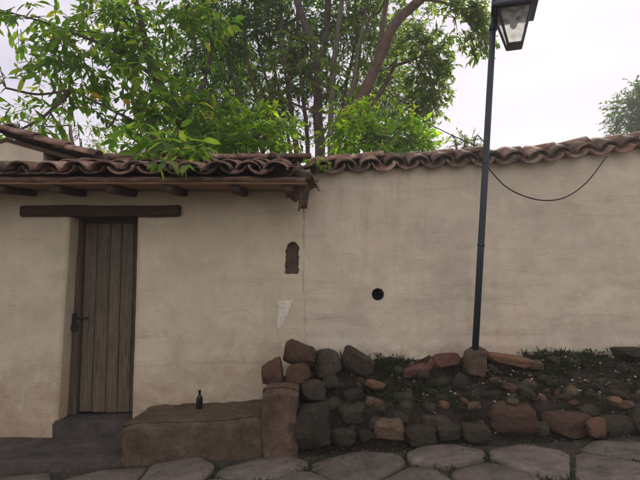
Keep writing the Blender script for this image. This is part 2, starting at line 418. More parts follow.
# ------------------------------------------------------------------ wall sheets
def frange(a, b, step):
    n = max(1, int(round((b - a) / step))); return [a + (b - a) * i / n for i in range(n + 1)]
def lines(a, b, step, fine):
    """grid lines with fine stretches and exact marks"""
    pts = set(round(x, 5) for x in frange(a, b, step))
    for f0, f1, st in fine:
        pts = {p for p in pts if not (f0 - st < p < f1 + st)} | {round(x, 5) for x in frange(f0, f1, st)}
    return sorted(p for p in pts if a <= p <= b)

YW = 4.8
def rough_disp(x, z, seed):
    return (.016 * noise.noise(Vector((x * 1.3, z * 1.3, seed))) + .008 * noise.noise(Vector((x * 4, z * 4, seed + 5)))
            + .0035 * noise.noise(Vector((x * 13, z * 13, seed + 9))))
def sstep(a, b, x):
    t = max(0, min(1, (x - a) / (b - a))); return t * t * (3 - 2 * t)

# ------------------------------------------------------------------ the house with the door
DX0, DX1, DZ1 = at(64, 300, YW).x, at(135, 300, YW).x, at(150, 214, YW).z
house = empty('house', (-1.6, YW, 0))
tag(house, 'low whitewashed adobe house with weathered plank door and tiled eave on the left', 'house')
HX1 = at(306, 250, YW).x                       # joint with the boundary wall
HX0 = -6.0; HZT = at(150, 190, YW).z + .03
n0, n1 = at(283.5, 275, YW), at(299, 242.5, YW)
xs = lines(HX0, HX1, .03, [(DX0 - .06, DX0, .012), (DX0, DX1, .03), (DX1, DX1 + .06, .012), (n0.x - .02, n1.x + .02, .0055)])
zs = lines(-.3, HZT, .03, [(DZ1, DZ1 + .05, .012), (n0.z - .015, n1.z + .02, .0055)])
def house_disp(x, z):
    d = rough_disp(x, z, 2.0)
    dx = max(DX0 - x, x - DX1, 0); dz = max(z - DZ1, 0); q = math.hypot(dx, dz)
    d -= .022 * math.exp(-(q / .022) ** 2)
    # soft hollow at the joint with the next wall
    d -= .02 * math.exp(-((HX1 - x) / .05) ** 2)
    # arched slot
    u = (x - (n0.x + n1.x) / 2 - .012 * (z - n0.z) / (n1.z - n0.z)) / ((n1.x - n0.x) / 2); v = (z - n0.z) / (n1.z - n0.z)
    r = .92 + .12 * noise.noise(Vector((x * 22, z * 22, 0))) + .07 * noise.noise(Vector((x * 60, z * 60, 0)))
    lim = r * (1 if v < .75 else math.sqrt(max(0, 1 - ((v - .75) / .27) ** 2)))
    if 0 < v < 1.02 and abs(u) < lim: d -= .075 * sstep(0, .22, lim - abs(u)) * sstep(0, .10, v + .03 * noise.noise(Vector((x * 40, 0, 3))))
    return d
def sheet(name, xs, zs, Yf, disp, skip=None, thick=.3, zmap=lambda x, z: z, deep=.03, skew=lambda x, z: x):
    bm = bmesh.new(); V = {}; dd = {}
    for i, x in enumerate(xs):
        for j, z in enumerate(zs):
            zz_ = zmap(x, z); d = disp(x, zz_); dd[i, j] = d
            V[i, j] = bm.verts.new((skew(x, zz_), Yf(x) - d, zz_))
    for i in range(len(xs) - 1):
        for j in range(len(zs) - 1):
            if skip and skip((xs[i] + xs[i + 1]) / 2, (zs[j] + zs[j + 1]) / 2): continue
            f = bm.faces.new((V[i, j], V[i + 1, j], V[i + 1, j + 1], V[i, j + 1])); f.smooth = True
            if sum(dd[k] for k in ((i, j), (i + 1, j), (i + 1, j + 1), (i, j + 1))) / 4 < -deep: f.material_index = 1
    for v in [v for v in bm.verts if not v.link_faces]: bm.verts.remove(v)
    be = [e for e in bm.edges if len(e.link_faces) == 1]
    r = bmesh.ops.extrude_edge_only(bm, edges=be)
    for v in r['geom']:
        if isinstance(v, bmesh.types.BMVert): v.co.y += thick
    for f in r['geom']:
        if isinstance(f, bmesh.types.BMFace): f.smooth = False
    return bm_mesh(bm, name)
def hskew(x, z): return x + (.022 * noise.noise(Vector((z * 2.3, 1, 1))) + .012 * noise.noise(Vector((z * 9, 1, 4)))) * math.exp(-((x - HX1) / .08) ** 2) + .022 * (z - 1.1) * math.exp(-((x - DX0) / .25) ** 2)
me = sheet('wall', xs, zs, lambda x: YW, house_disp, lambda x, z: DX0 < x < DX1 and z < DZ1, .34, skew=hskew)
me.materials.append(M['plaster_house']); me.materials.append(M['adobe'])
wall = link('wall', me, None, house)
# back and side walls of the little house, closed box behind
bm = bmesh.new()
for a, b in (((HX0, 6.4, -.3), (HX1, 6.65, HZT)), ((HX0 - .01, 5.1, -.3), (HX0 + .25, 6.4, HZT)), ((HX1 - .25, 5.16, -.3), (HX1 - .002, 6.4, HZT))):
    r = bmesh.ops.create_cube(bm, size=1)
    for v in r['verts']: v.co = Vector([a[i] + (b[i] - a[i]) * (v.co[i] + .5) for i in range(3)])
link('rear_wall', bm_mesh(bm, 'rear_wall'), M['plaster_house'], house)
# pale wedge, slightly proud of the wall
pp = [(277.5, 301), (294, 300), (291, 306), (287, 316), (283.5, 325), (280, 329), (276.5, 326), (278, 315)]
V = []; n = len(pp)
for k, off in enumerate((-.002, .004, .006)):
    for x, y in pp:
        cx_, cy_ = 283, 312; s_ = (1, 1, .8)[k]
        w_ = at(cx_ + (x - cx_) * s_, cy_ + (y - cy_) * s_, YW); V.append((w_.x, YW - rough_disp(w_.x, w_.z, 2.0) - off, w_.z))
F = [(r_ * n + i, r_ * n + (i + 1) % n, (r_ + 1) * n + (i + 1) % n, (r_ + 1) * n + i) for r_ in range(2) for i in range(n)] + [tuple(2 * n + i for i in range(n))]
tag(link('pale_patch', mesh('pale_patch', V, F), M['pale_patch'], wall), 'small pale raised wedge on the wall')

# lintel
l0, l1 = at(22, 217, YW), at(181, 206, YW)
link('lintel', box_mesh('lintel', (l0.x, YW - .045, l0.z), (l1.x, YW + .2, l1.z), .012, 12, .012, 3), M['wood'], house)

# threshold + door
tz = at(100, 415, YW + .2).z
link('threshold', box_mesh('threshold', (DX0 - .06, YW - .02, -.2), (DX1 + .0, YW + .36, tz), .02, 6, .02, 8), M['slab'], house)
door = empty('door', (DX0, YW + .24, tz)); door.parent = house; door.matrix_parent_inverse = world_of(house).inverted()
YD = YW + .23; fw = .065
link('frame_post', box_mesh('frame_post', (DX0 - .03, YD - .04, tz - .002), (DX0 + fw, YD + .06, DZ1 - .02), .008, 8, .008, 1), M['wood_v'], door)
link('frame_post', box_mesh('frame_post', (DX1 - .03, YD - .04, tz - .002), (DX1 + .08, YD + .06, DZ1 - .02), .008, 8, .008, 5), M['wood_v'], door)
link('frame_head', box_mesh('frame_head', (DX0 - .03, YD - .045, DZ1 - .06), (DX1 + .08, YD + .055, DZ1 + .06), .008, 6, .006, 5), M['wood'], door)
xa, xb = DX0 + fw + .004, DX1 - .012
cut = [0, .21, .44, .63, .84, 1]
for i in range(5):
    p0, p1 = xa + (xb - xa) * cut[i] + .003, xa + (xb - xa) * cut[i + 1] - .003
    dy = rng.uniform(-.006, .006)
    link('plank', box_mesh('plank', (p0, YD + dy, tz + .012 + rng.uniform(0, .012)), (p1, YD + .035 + dy, DZ1 - .063), .006, 10, .004, i * 3), M['wood_v'], door)
# hasp and padlock
lt = at(77, 320, YD)
bm = bmesh.new()
def bmbox(bm, a, b):
    r = bmesh.ops.create_cube(bm, size=1)
    for v in r['verts']: v.co = Vector([a[i] + (b[i] - a[i]) * (v.co[i] + .5) for i in range(3)])
bmbox(bm, (lt.x - .028, YD - .062, lt.z - .085), (lt.x + .022, YD - .036, lt.z + .07))
bmbox(bm, (lt.x - .016, YD - .085, lt.z - .10), (lt.x + .04, YD - .055, lt.z - .04))
bmesh.ops.bevel(bm, geom=list(bm.edges), offset=.004, segments=1, affect='EDGES')
link('latch', bm_mesh(bm, 'latch'), M['iron'], door)
link('latch_bar', tubes('latch_bar', [([(lt.x - .03, YD - .055, lt.z + .02), (lt.x + .12, YD - .02, lt.z + .02)], .011)], 8), M['iron'], door)

# rafters and soffit
EY = 4.26; SOZ = at(150, 188, YW).z
for px in (-62, -12, 38, 88, 137, 189, 248, 296):
    w_ = at(px, 196, YW); ang = rng.uniform(-.03, .03)
    r0 = Vector((w_.x - .09, YW + .25, SOZ)); hw = rng.uniform(.036, .044)
    me = box_mesh('rafter', (-hw, -.0, -.068), (hw, YW + .25 - EY - .0, 0), .012, 6, .012, px)
    link('rafter', me, M['wood_r'], house, Matrix.Translation((w_.x - hw, EY + .0, SOZ - .074)) @ Matrix.Rotation(ang, 4, 'Z') @ Matrix.Rotation(.1, 4, 'X'))
roof = empty('roof', (-1.6, EY, SOZ)); roof.parent = house; roof.matrix_parent_inverse = world_of(house).inverted()
for i in range(5):
    y0 = EY - .015 + i * .125
    link('soffit_board', box_mesh('soffit_board', (HX0, y0, SOZ - .068 + .0125 * i), (HX1 + .02, y0 + .12, SOZ - .050 + .0125 * i + .003 * (i % 2)), .004, 14, .006, i), M['soffit'], roof)

xs_ = frange(HX0, HX1 + .01, .03); V = []; F = []; nr = 7
for x in xs_:
    for k in range(nr):
        a = k / (nr - 1) * math.pi
        q = 1 + .35 * noise.noise(Vector((x * 5, k * .5, 3))) + .2 * noise.noise(Vector((x * 17, k, 6)))
        V.append((x, EY + .05 - .085 * math.sin(a) * q, SOZ - .028 + .036 * math.cos(a) * q + .008 * noise.noise(Vector((x * 1.7, 0, 0)))))
for i in range(len(xs_) - 1):
    for k in range(nr - 1): F.append((i * nr + k, (i + 1) * nr + k, (i + 1) * nr + k + 1, i * nr + k + 1))
link('mud_bed', mesh('mud_bed', V, F), M['eave_mud'], roof, smooth=True)
# ------------------------------------------------------------------ clay tiles
def tile_mesh(name, wl, wu, hl, length, up=True, seed=0, seg=9, broken=0):
    """half-barrel tile: lower end at y=0, upper end at y=length; convex up or concave up"""
    r_ = random.Random(seed); V = []; rows = 5; th = .014
    for j in range(rows):
        t = j / (rows - 1); hw = wl + (wu - wl) * t; hh = hl * (hw / wl)
        for lay in (0, 1):
            for i in range(seg):
                a = math.pi * i / (seg - 1); q = hw - th * lay; h = hh - th * lay
                y = t * length + (r_.uniform(-.008, .008) if j in (0, rows - 1) else 0)
                if broken and j == 0: y += broken * (i / seg) * r_.uniform(.6, 1.2)
                z = h * math.sin(a); z = z if up else -z
                V.append((-q * math.cos(a) + .003 * noise.noise(Vector((i, j, seed))), y, z + .003 * noise.noise(Vector((i * .7, j * .8, seed + 9)))))
    F = []; row = 2 * seg
    for j in range(rows - 1):
        for i in range(seg - 1):
            a = j * row + i; F.append((a, a + 1, a + row + 1, a + row)); b = a + seg; F.append((b + 1, b, b + row, b + row + 1))
        for i in (0, seg - 1):
            a = j * row + i; q = (a, a + row, a + row + seg, a + seg); F.append(q if i == 0 else q[::-1])
    for j in (0, rows - 1):
        for i in range(seg - 1):
            a = j * row + i; q = (a, a + seg, a + seg + 1, a + 1); F.append(q if j == 0 else q[::-1])
    if not up: F = [f[::-1] for f in F]
    me = mesh(name, V, F); me.materials.append(M['tile'])
    me.polygons.foreach_set('use_smooth', [True] * len(F)); return me
TP = .245
COVER = [tile_mesh('cover_tile', .112, .092, .082, .44, True, s) for s in range(6)]
COVERB = [tile_mesh('cover_tile', .112, .092, .082, .36, True, s + 40, broken=.1) for s in range(3)]
PAN = [tile_mesh('pan_tile', .112, .122, .075, .44, False, s + 20) for s in range(6)]

def frame_of(o, x, y):
    x = Vector(x).normalized(); z = x.cross(Vector(y)).normalized(); y = z.cross(x)
    m = Matrix((x, y, z)).transposed().to_4x4(); m.translation = Vector(o); return m
def jit(s=1): return Matrix.Rotation(rng.uniform(-.05, .05) * s, 4, 'Z') @ Matrix.Rotation(rng.uniform(-.05, .05) * s, 4, 'Y') @ Matrix.Rotation(rng.uniform(-.02, .02) * s, 4, 'X')

def lay_tiles(parent, o, ux, us, ncols, nrows, expo=.34, skip=lambda i, k: False, j=1.0, hang=.0):
    fr = frame_of(o, ux, us)
    for i in range(ncols):
        for k in range(nrows):
            if skip(i, k): continue
            dy = rng.uniform(-.025, .025) * j
            m = fr @ Matrix.Translation((i * TP + rng.uniform(-.012, .012) * j, k * expo + dy - hang, .082 + .004)) @ Matrix.Rotation(.028, 4, 'X') @ jit(j)
            link('pan_tile', rng.choice(PAN), None, parent, m)
            dy = rng.uniform(-.04, .035) * j - .055
            m = fr @ Matrix.Translation(((i + .5) * TP + rng.uniform(-.016, .016) * j, k * expo + dy + .015 - hang, .052)) @ Matrix.Rotation(-.03, 4, 'X') @ jit(j)
            link('cover_tile', rng.choice(COVER if rng.random() < .85 else COVERB), None, parent, m)

SL = math.atan2(at(150, 163, 5.32).z - .06 - (SOZ - .005), 5.32 - (EY - .06))
us = Vector((0, math.cos(SL), math.sin(SL)))
RO = Vector((HX0 + .1, EY - .06, SOZ - .005))
nc = int((HX1 - .02 - RO.x) / TP)
ridgeY = 5.32; ridgeZ = RO.z + math.tan(SL) * (ridgeY - RO.y)
lay_tiles(roof, RO, (1, 0, 0), us, nc, 3, .36, lambda i, k: (RO.x + i * TP < -2.5 and k > 0), 1.4)
# roof deck under the tiles, front and rear slope
V = [(HX0, EY + .0, RO.z + .0), (HX1 + .0, EY, RO.z), (HX1, ridgeY, ridgeZ), (HX0, ridgeY, ridgeZ), (HX0, 6.75, RO.z), (HX1, 6.75, RO.z),
     (HX0, EY + .03, RO.z - .004), (HX1, EY + .03, RO.z - .004), (HX1, 6.75, RO.z - .03), (HX0, 6.75, RO.z - .03)]
F = [(0, 1, 2, 3), (3, 2, 5, 4), (0, 6, 7, 1), (4, 5, 8, 9), (1, 7, 8, 5, 2), (0, 3, 4, 9, 6)]
link('roof_deck', mesh('roof_deck', V, F), M['mortar'], roof)
lay_tiles(roof, (HX1 - .2, 6.8, RO.z + .0), (-1, 0, 0), Vector((0, -math.cos(SL), math.sin(SL))), nc - 9, 4, .36)
# ridge tiles
x = -2.70; k = 0
while x < HX1 - .1:
    m = frame_of((x, ridgeY, ridgeZ + .075 + .006 * (k % 2)), (0, -1, 0), (1, 0, 0)) @ Matrix.Scale(1.15, 4, (1, 0, 0)) @ Matrix.Rotation(.03, 4, 'X') @ jit(1)
    link('ridge_tile', COVER[k % 6], None, roof, m); x += .36; k += 1
# slipped and broken tiles at the end of the eave
for px, py, Y, rx, ry, rz, b in ((300, 186, 4.33, -.9, .35, .5, 1), (297, 178, 4.28, -.3, .5, .2, 0), (305, 193, 4.40, -1.2, -.3, .9, 1), (308, 180, 4.40, -.5, .2, -.5, 1), (292, 172, 4.34, .3, -.4, -.3, 0), (312, 170, 4.5, .1, .3, .7, 1)):
    m = Matrix.Translation(at(px, py, Y)) @ Euler((rx, ry, rz)).to_matrix().to_4x4() @ Matrix.Scale(.62, 4) @ Matrix.Translation((0, -.1, 0))
    tag(link('broken_tile', (COVERB if b else COVER)[rng.randrange(3)], None, roof, m), 'broken clay tile slipped at the end of the eave')
# clay packing under them
bm = bmesh.new(); bmesh.ops.create_icosphere(bm, subdivisions=3, radius=1)
for v in bm.verts:
    n = v.co.normalized(); v.co = Vector((n.x * .13, n.y * .28, n.z * .085)) * (1 + .5 * noise.noise(n * 2.2))
cc = at(303, 181, 4.62); [setattr(v, 'co', v.co + cc) for v in bm.verts]
link('eave_mortar', bm_mesh(bm, 'eave_mortar'), M['mortar'], roof, smooth=True)

# ------------------------------------------------------------------ boundary wall with tiled coping
bwall = empty('boundary_wall', (1.5, YW, 0))
tag(bwall, 'long whitewashed boundary wall topped with clay tiles behind the lamp post', 'wall')
BX0, BX1 = HX1 - .06, 6.0
def BY(x): return YW + .012 + .045 * (x - BX0)
def ez(x):                                      # underside of the coping, climbing to the right
    z = at(340, 173, 4.8).z + .062 * (x - .2); return z + (.075 * max(0, x - 2.2) if x < 4 else .135)
h0 = at(378, 294.5, BY(.55)); HR = .055
xs = lines(BX0, BX1, .03, [(h0.x - .08, h0.x + .08, .0055)]); zs_ = [i / 84 for i in range(85)]
ztot = ez(h0.x) + .03 + .3
f0, f1 = (h0.z - .08 + .3) / ztot, (h0.z + .08 + .3) / ztot
zs = lines(0, 1, .0105, [(f0, f1, .0019)])
def bw_disp(x, z):
    d = rough_disp(x, z, 7.7) * 1.25
    # softly bulging adobe courses
    d += .005 * math.sin((z + .05 * noise.noise(Vector((x * .9, 0, 3)))) / .16 * 6.283) * max(0, min(1, (1.75 - z) * 1.2)) * (.5 + noise.noise(Vector((x * 1.4, z * 1.4, 2))))
    q = math.hypot(x - h0.x, z - h0.z); d -= .26 * (1 - sstep(HR - .001, HR + .004, q))
    return d
me = sheet('wall', xs, zs, BY, bw_disp, None, .42, lambda x, t: -.3 + t * (ez(x) + .33), .05)
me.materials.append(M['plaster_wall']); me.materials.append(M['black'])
link('wall', me, None, bwall)
link('rear_face', mesh('rear_face', [(BX0, BY(BX0) + .42, -.3), (BX1, BY(BX1) + .42, -.3), (BX1, BY(BX1) + .42, ez(BX1)), (BX0, BY(BX0) + .42, ez(BX0))], [(1, 0, 3, 2)]), M['plaster_wall'], bwall)
cop = empty('coping', (1.5, YW, ez(1.5))); cop.parent = bwall; cop.matrix_parent_inverse = world_of(bwall).inverted()
CSL = R(27); nb = int((BX1 - BX0 - .1) / TP)
ridge_pts = []
for side in (0, 1):
    for i in range(nb):
        x = BX0 + .10 + i * TP; dzdx = (ez(x + .12) - ez(x - .12)) / .24
        ux = Vector((1, .045, dzdx)); 
        if side == 0: o = Vector((x, BY(x) - .085, ez(x) - .022)); uu = Vector((0, math.cos(CSL), math.sin(CSL)))
        else: o = Vector((x, BY(x) + .42 + .085, ez(x) - .022)); uu = Vector((0, -math.cos(CSL), math.sin(CSL))); ux = -ux
        fr = frame_of(o, ux, uu); xd = rng.uniform(-.012, .012)
        m = fr @ Matrix.Translation((xd, rng.uniform(-.015, .015), .078)) @ Matrix.Diagonal((1, .68, 1, 1)) @ jit(.8); link('pan_tile', rng.choice(PAN), None, cop, m)
        m = fr @ Matrix.Translation((xd + TP / 2 * (1 if side == 0 else -1), rng.uniform(-.015, .02) + .06, .050)) @ Matrix.Diagonal((1, .6, 1, 1)) @ jit(.8)
        link('cover_tile', rng.choice(COVER), None, cop, m)
# mortar core under the tiles
V = []; F = []
xx = frange(BX0 + .01, BX1, .12)
for x in xx:
    V += [(x, BY(x) - .02, ez(x) + .02), (x, BY(x) + .21, ez(x) + .15), (x, BY(x) + .44, ez(x) + .02)]
for i in range(len(xx) - 1):
    a = i * 3; F += [(a, a + 3, a + 4, a + 1), (a + 1, a + 4, a + 5, a + 2)]
link('mortar_core', mesh('mortar_core', V, F), M['mortar'], cop)
x = BX0 + .08; k = 0
while x < BX1 - .4:
    rz_ = ez(x) + .165; dzdx = (ez(x + .3) - ez(x)) / .3
    m = frame_of((x + .42, BY(x) + .21, rz_ + .42 * dzdx + .012 * math.sin(k * 2.1)), (0, 1, 0), (-1, 0, -dzdx)) @ Matrix.Scale(1.2, 4, (1, 0, 0)) @ Matrix.Rotation(-.06, 4, 'X') @ jit(1)
    link('ridge_tile', COVER[k % 6], None, cop, m); x += .36; k += 1

# ------------------------------------------------------------------ taller house end behind, at the left
gh = empty('gabled_house', (-3.6, 5.1, 0)); tag(gh, 'taller white plastered building at far left edge with sloping tiled roof', 'house')
gx = at(43, 160, 4.985).x
pk = at(8, 133, 5.0); lo = at(97, 158, 5.0)
slope = (lo.z - pk.z) / (lo.x - pk.x)
def rz(x): return pk.z + slope * (x - pk.x) if x > pk.x else pk.z - slope * (x - pk.x)
bm = bmesh.new()
prof = [(-6, -.2), (gx, -.2), (gx, rz(gx) - .1), (pk.x, pk.z - .1), (-6, rz(-6) - .1)]
A = [bm.verts.new((x, 4.985, z)) for x, z in prof]; B = [bm.verts.new((x, 8.5, z)) for x, z in prof]
bm.faces.new(A); bm.faces.new(B[::-1])
for i in range(5): bm.faces.new((A[i], B[i], B[(i + 1) % 5], A[(i + 1) % 5]))
bmesh.ops.recalc_face_normals(bm, faces=bm.faces)
link('wall', bm_mesh(bm, 'wall'), M['plaster_wall'], gh)
groof = empty('roof', (pk.x, 5.0, pk.z)); groof.parent = gh; groof.matrix_parent_inverse = world_of(gh).inverted()
ex = lo.x
bm = bmesh.new()
for x0, x1 in ((pk.x, ex), (pk.x - (ex - pk.x), pk.x)):
    a = [bm.verts.new((x, y, rz(x) - d)) for d in (.10, .055) for x, y in ((x0, 4.98), (x1, 4.98), (x1, 8.6), (x0, 8.6))]
    for q in ((0, 3, 2, 1), (4, 5, 6, 7), (0, 1, 5, 4), (1, 2, 6, 5), (2, 3, 7, 6), (3, 0, 4, 7)): bm.faces.new([a[i] for i in q])
link('roof_deck', bm_mesh(bm, 'roof_deck'), M['wood'], groof)
ng = 9; Lr = math.hypot(ex - pk.x, lo.z - pk.z)
for i in range(ng):
    for k in range(4):
        fr = frame_of((ex, 5.02 + i * TP, lo.z - .05), (0, 1, 0), (-1, 0, -slope))
        if k * .34 + .2 > Lr + .15: continue
        link('pan_tile', rng.choice(PAN), None, groof, fr @ Matrix.Translation((0 + .12, k * .34 - .03, .09)) @ jit())
        link('cover_tile', rng.choice(COVER), None, groof, fr @ Matrix.Translation((0, k * .34, .055)) @ Matrix.Rotation(-.03, 4, 'X') @ jit())
for k in range(8):
    link('ridge_tile', COVER[k % 6], None, groof, frame_of((pk.x, 5.0 + k * .36, pk.z + .02), (1, 0, 0), (0, 1, 0)) @ jit())
for k in range(3):
    x0 = gx + .08 + k * .2
    link('rafter', box_mesh('rafter', (gx - .1, 5.2 + k * .6, rz(gx) - .2), (ex - .05, 5.29 + k * .6, rz(gx) - .105), .01), M['wood'], gh,
         Matrix.Translation((gx, 0, rz(gx) - .1)) @ Matrix.Rotation(-math.atan(slope), 4, 'Y') @ Matrix.Translation((-gx, 0, -rz(gx) + .1)))

# ------------------------------------------------------------------ stones
def rock_mesh(name, seed, boxy=.5, sub=3):
    r_ = random.Random(seed); planes = []
    for ax in range(3):
        for s in (-1, 1):
            n = Vector([s if i == ax else r_.uniform(-.22, .22) for i in range(3)]).normalized(); planes.append((n, r_.uniform(.86, 1.0)))
    for _ in range(9):
        n = Vector([r_.gauss(0, 1) for _ in range(3)]).normalized(); planes.append((n, r_.uniform(.95, 1.25) if boxy > .5 else r_.uniform(.82, 1.05)))
    ex_ = 34 if boxy > .5 else 24
    bm = bmesh.new(); bmesh.ops.create_icosphere(bm, subdivisions=sub, radius=1)
    for v in bm.verts:
        d = v.co.normalized(); acc = 0
        for n, h in planes:
            c = n.dot(d)
            if c > .05: acc += (c / h) ** ex_
        r = acc ** (-1 / ex_)
        r *= 1 + .07 * noise.noise(d * 2.5 + Vector((seed, 0, 0))) + .05 * noise.noise(d * 6 + Vector((seed, 3, 0)))
        v.co = d * r * .5
    me = bm_mesh(bm, name); me.polygons.foreach_set('use_smooth', [True] * len(me.polygons)); me.set_sharp_from_angle(angle=R(24)); return me
ROCKS = {}
def rock(kind, seed, mat, sub=3):
    k = (kind, seed, mat, sub)
    if k not in ROCKS:
        me = rock_mesh('stone', seed * 7 + (100 if kind == 'boxy' else 0), .8 if kind == 'boxy' else .3, sub); me.materials.append(M[mat]); ROCKS[k] = me
    return ROCKS[k]
def place_rock(px, py, w_, h_, Y, mat, seed, parent=None, kind='round', name='stone', tilt=0, depth=None, yaw=None):
    """stone that fills w x h photo pixels round (px,py), centre at depth Y"""
    c = at(px, py, Y); s = Y / FPX; d = depth or (w_ + h_) / 2 * s
    m = Matrix.Translation(c) @ Matrix.Rotation(-tilt, 4, 'Y') @ Matrix.Rotation(yaw if yaw is not None else rng.uniform(-.25, .25), 4, 'Z') @ Matrix.Diagonal((w_ * s * 1.02, d, h_ * s * 1.02, 1))
    return link(name, rock(kind, seed, mat), None, parent, m)

# bank of rubble and soil along the wall
bank = empty('rubble_bank', (1.2, 4.4, .1)); tag(bank, 'low bank of dark soil and rubble stones along the foot of the wall', 'rubble bank')
FY = 4.22
KX0 = at(292, 420, 4.3).x
def bank_top(x):                                # height of the soil against the wall
    return at(320 + x / 4.8 * FPX, 361 - 5 * sstep(.6, 2.2, x), 4.8).z
def bank_z(x, y):
    v = (y - FY) / (BY(x) - FY); v = max(0, min(1, v)); b = g(x) - .02; t = bank_top(x)
    p = .50 * sstep(0, .22, v) + .30 * sstep(.15, .8, v) + .20 * sstep(.5, 1, v)
    nz = .035 * noise.noise(Vector((x * 3.2, y * 3.2, 1))) + .025 * noise.noise(Vector((x * 8, y * 8, 2))) + .014 * noise.noise(Vector((x * 20, y * 20, 2)))
    return b + (t - b) * p + nz * sstep(0, .1, v)
xs = frange(KX0, 6, .03); ys = frange(0, 1, .028)
V = [(x, FY - .03 + (BY(x) + .06 - FY + .03) * v, 0) for v in ys for x in xs]
V = [(x, y, bank_z(x, y)) for x, y, _ in V]; nx = len(xs)
F = [(j * nx + i, j * nx + i + 1, (j + 1) * nx + i + 1, (j + 1) * nx + i) for j in range(len(ys) - 1) for i in range(nx - 1)]
side = [j * nx for j in range(len(ys))]; base = len(V)
V += [(KX0, V[i][1], -.2) for i in side]
F += [(side[j], side[j + 1], base + j + 1, base + j) for j in range(len(ys) - 1)]
link('soil', mesh('soil', V, F), M['soil'], bank, smooth=True)

# hand-placed stones of the bank: px, py, w, h, Y, material, seed, kind, tilt
bank_stones = [
    (313, 426, 36, 42, 4.27, 'stone_grey', 1, 'boxy', .05), (313, 391, 24, 22, 4.38, 'stone_grey', 2, 'round', .1),
    (331, 381, 16, 12, 4.45, 'stone_grey', 3, 'round', .2), (344, 436, 26, 16, 4.22, 'stone_grey', 4, 'round', 0),
    (375, 403, 20, 11, 4.4, 'stone_ochre', 5, 'boxy', -.3), (388, 429, 30, 18, 4.25, 'stone_ochre', 6, 'boxy', .05),
    (366, 435, 16, 10, 4.2, 'stone_grey', 7, 'round', 0), (420, 434, 32, 18, 4.24, 'stone_grey', 2, 'boxy', .05), (447, 430, 24, 18, 4.26, 'stone_grey', 5, 'round', 0),
    (436, 421, 26, 14, 4.32, 'stone_grey', 8, 'round', .1), (474, 431, 28, 16, 4.25, 'stone_grey', 3, 'boxy', 0),
    (513, 416, 46, 24, 4.31, 'stone_red', 9, 'boxy', -.02), (566, 422, 46, 22, 4.30, 'stone_red', 3, 'boxy', .03), (541, 429, 16, 12, 4.22, 'stone_grey', 1, 'round', .1),
    (616, 424, 34, 20, 4.3, 'stone_grey', 11, 'round', .1), (655, 418, 50, 28, 4.3, 'stone_grey', 4, 'boxy', .1), (700, 414, 44, 30, 4.3, 'stone_red', 5, 'boxy', 0),
    (490, 397, 22, 14, 4.45, 'stone_grey', 6, 'round', .2), (405, 398, 18, 12, 4.45, 'stone_grey', 1, 'round', .3), (352, 395, 20, 14, 4.42, 'stone_grey', 5, 'round', .2),
    (350, 413, 24, 18, 4.33, 'stone_grey', 7, 'boxy', .1), (460, 384, 18, 12, 4.55, 'stone_grey', 9, 'round', .1), (545, 380, 18, 11, 4.58, 'stone_grey', 10, 'round', -.2),
    (588, 398, 20, 13, 4.45, 'stone_grey', 2, 'round', .2), (614, 385, 18, 12, 4.55, 'stone_grey', 8, 'round', .1), (400, 416, 18, 11, 4.33, 'stone_grey', 10, 'round', .1),
]
for px, py, w_, h_, Y, mt, sd_, kd, tl in bank_stones:
    place_rock(px, py, w_, h_, Y, mt, sd_, bank, kd, 'stone', tl)
for i in range(250):
    x = rng.uniform(KX0 + .05, 3.9); y = FY + .03 + (BY(x) - .05 - FY - .03) * rng.random() ** 1.3; s = rng.choice((.04, .05, .06, .08, .10, .13))
    mt = rng.choice(['stone_grey'] * 7 + ['stone_ochre', 'stone_red', 'orange'])
    m = Matrix.Translation((x, y, bank_z(x, y) + s * .1)) @ Euler((rng.uniform(-.5, .5), rng.uniform(-.5, .5), rng.uniform(0, 6))).to_matrix().to_4x4() @ Matrix.Diagonal((s * rng.uniform(.9, 1.5), s, s * rng.uniform(.5, .9), 1))
    link('stone', rock('round', i % 11, mt, 2), None, bank, m)
# grit too small to pick apart
V = []; F = []
tet = [Vector((1, 0, -.5)), Vector((-.6, .8, -.5)), Vector((-.6, -.8, -.5)), Vector((0, 0, .8))]
for i in range(3500):
    x = rng.uniform(KX0, 4.2); y = FY - .06 + (BY(x) - FY + .04) * rng.random(); s = rng.uniform(.006, .02)
    z = bank_z(x, y) if y > FY - .02 else g(x)
    q = Euler((rng.uniform(0, 6), rng.uniform(0, 6), rng.uniform(0, 6))).to_matrix(); b = len(V)
    V += [Vector((x, y, z + s * .3)) + q @ p * s for p in tet]; F += [(b, b + 2, b + 1), (b, b + 1, b + 3), (b + 1, b + 2, b + 3), (b + 2, b, b + 3)]
gr = link('grit', mesh('grit', V, F), M['stone_grey'], bank); gr['kind'] = 'stuff'

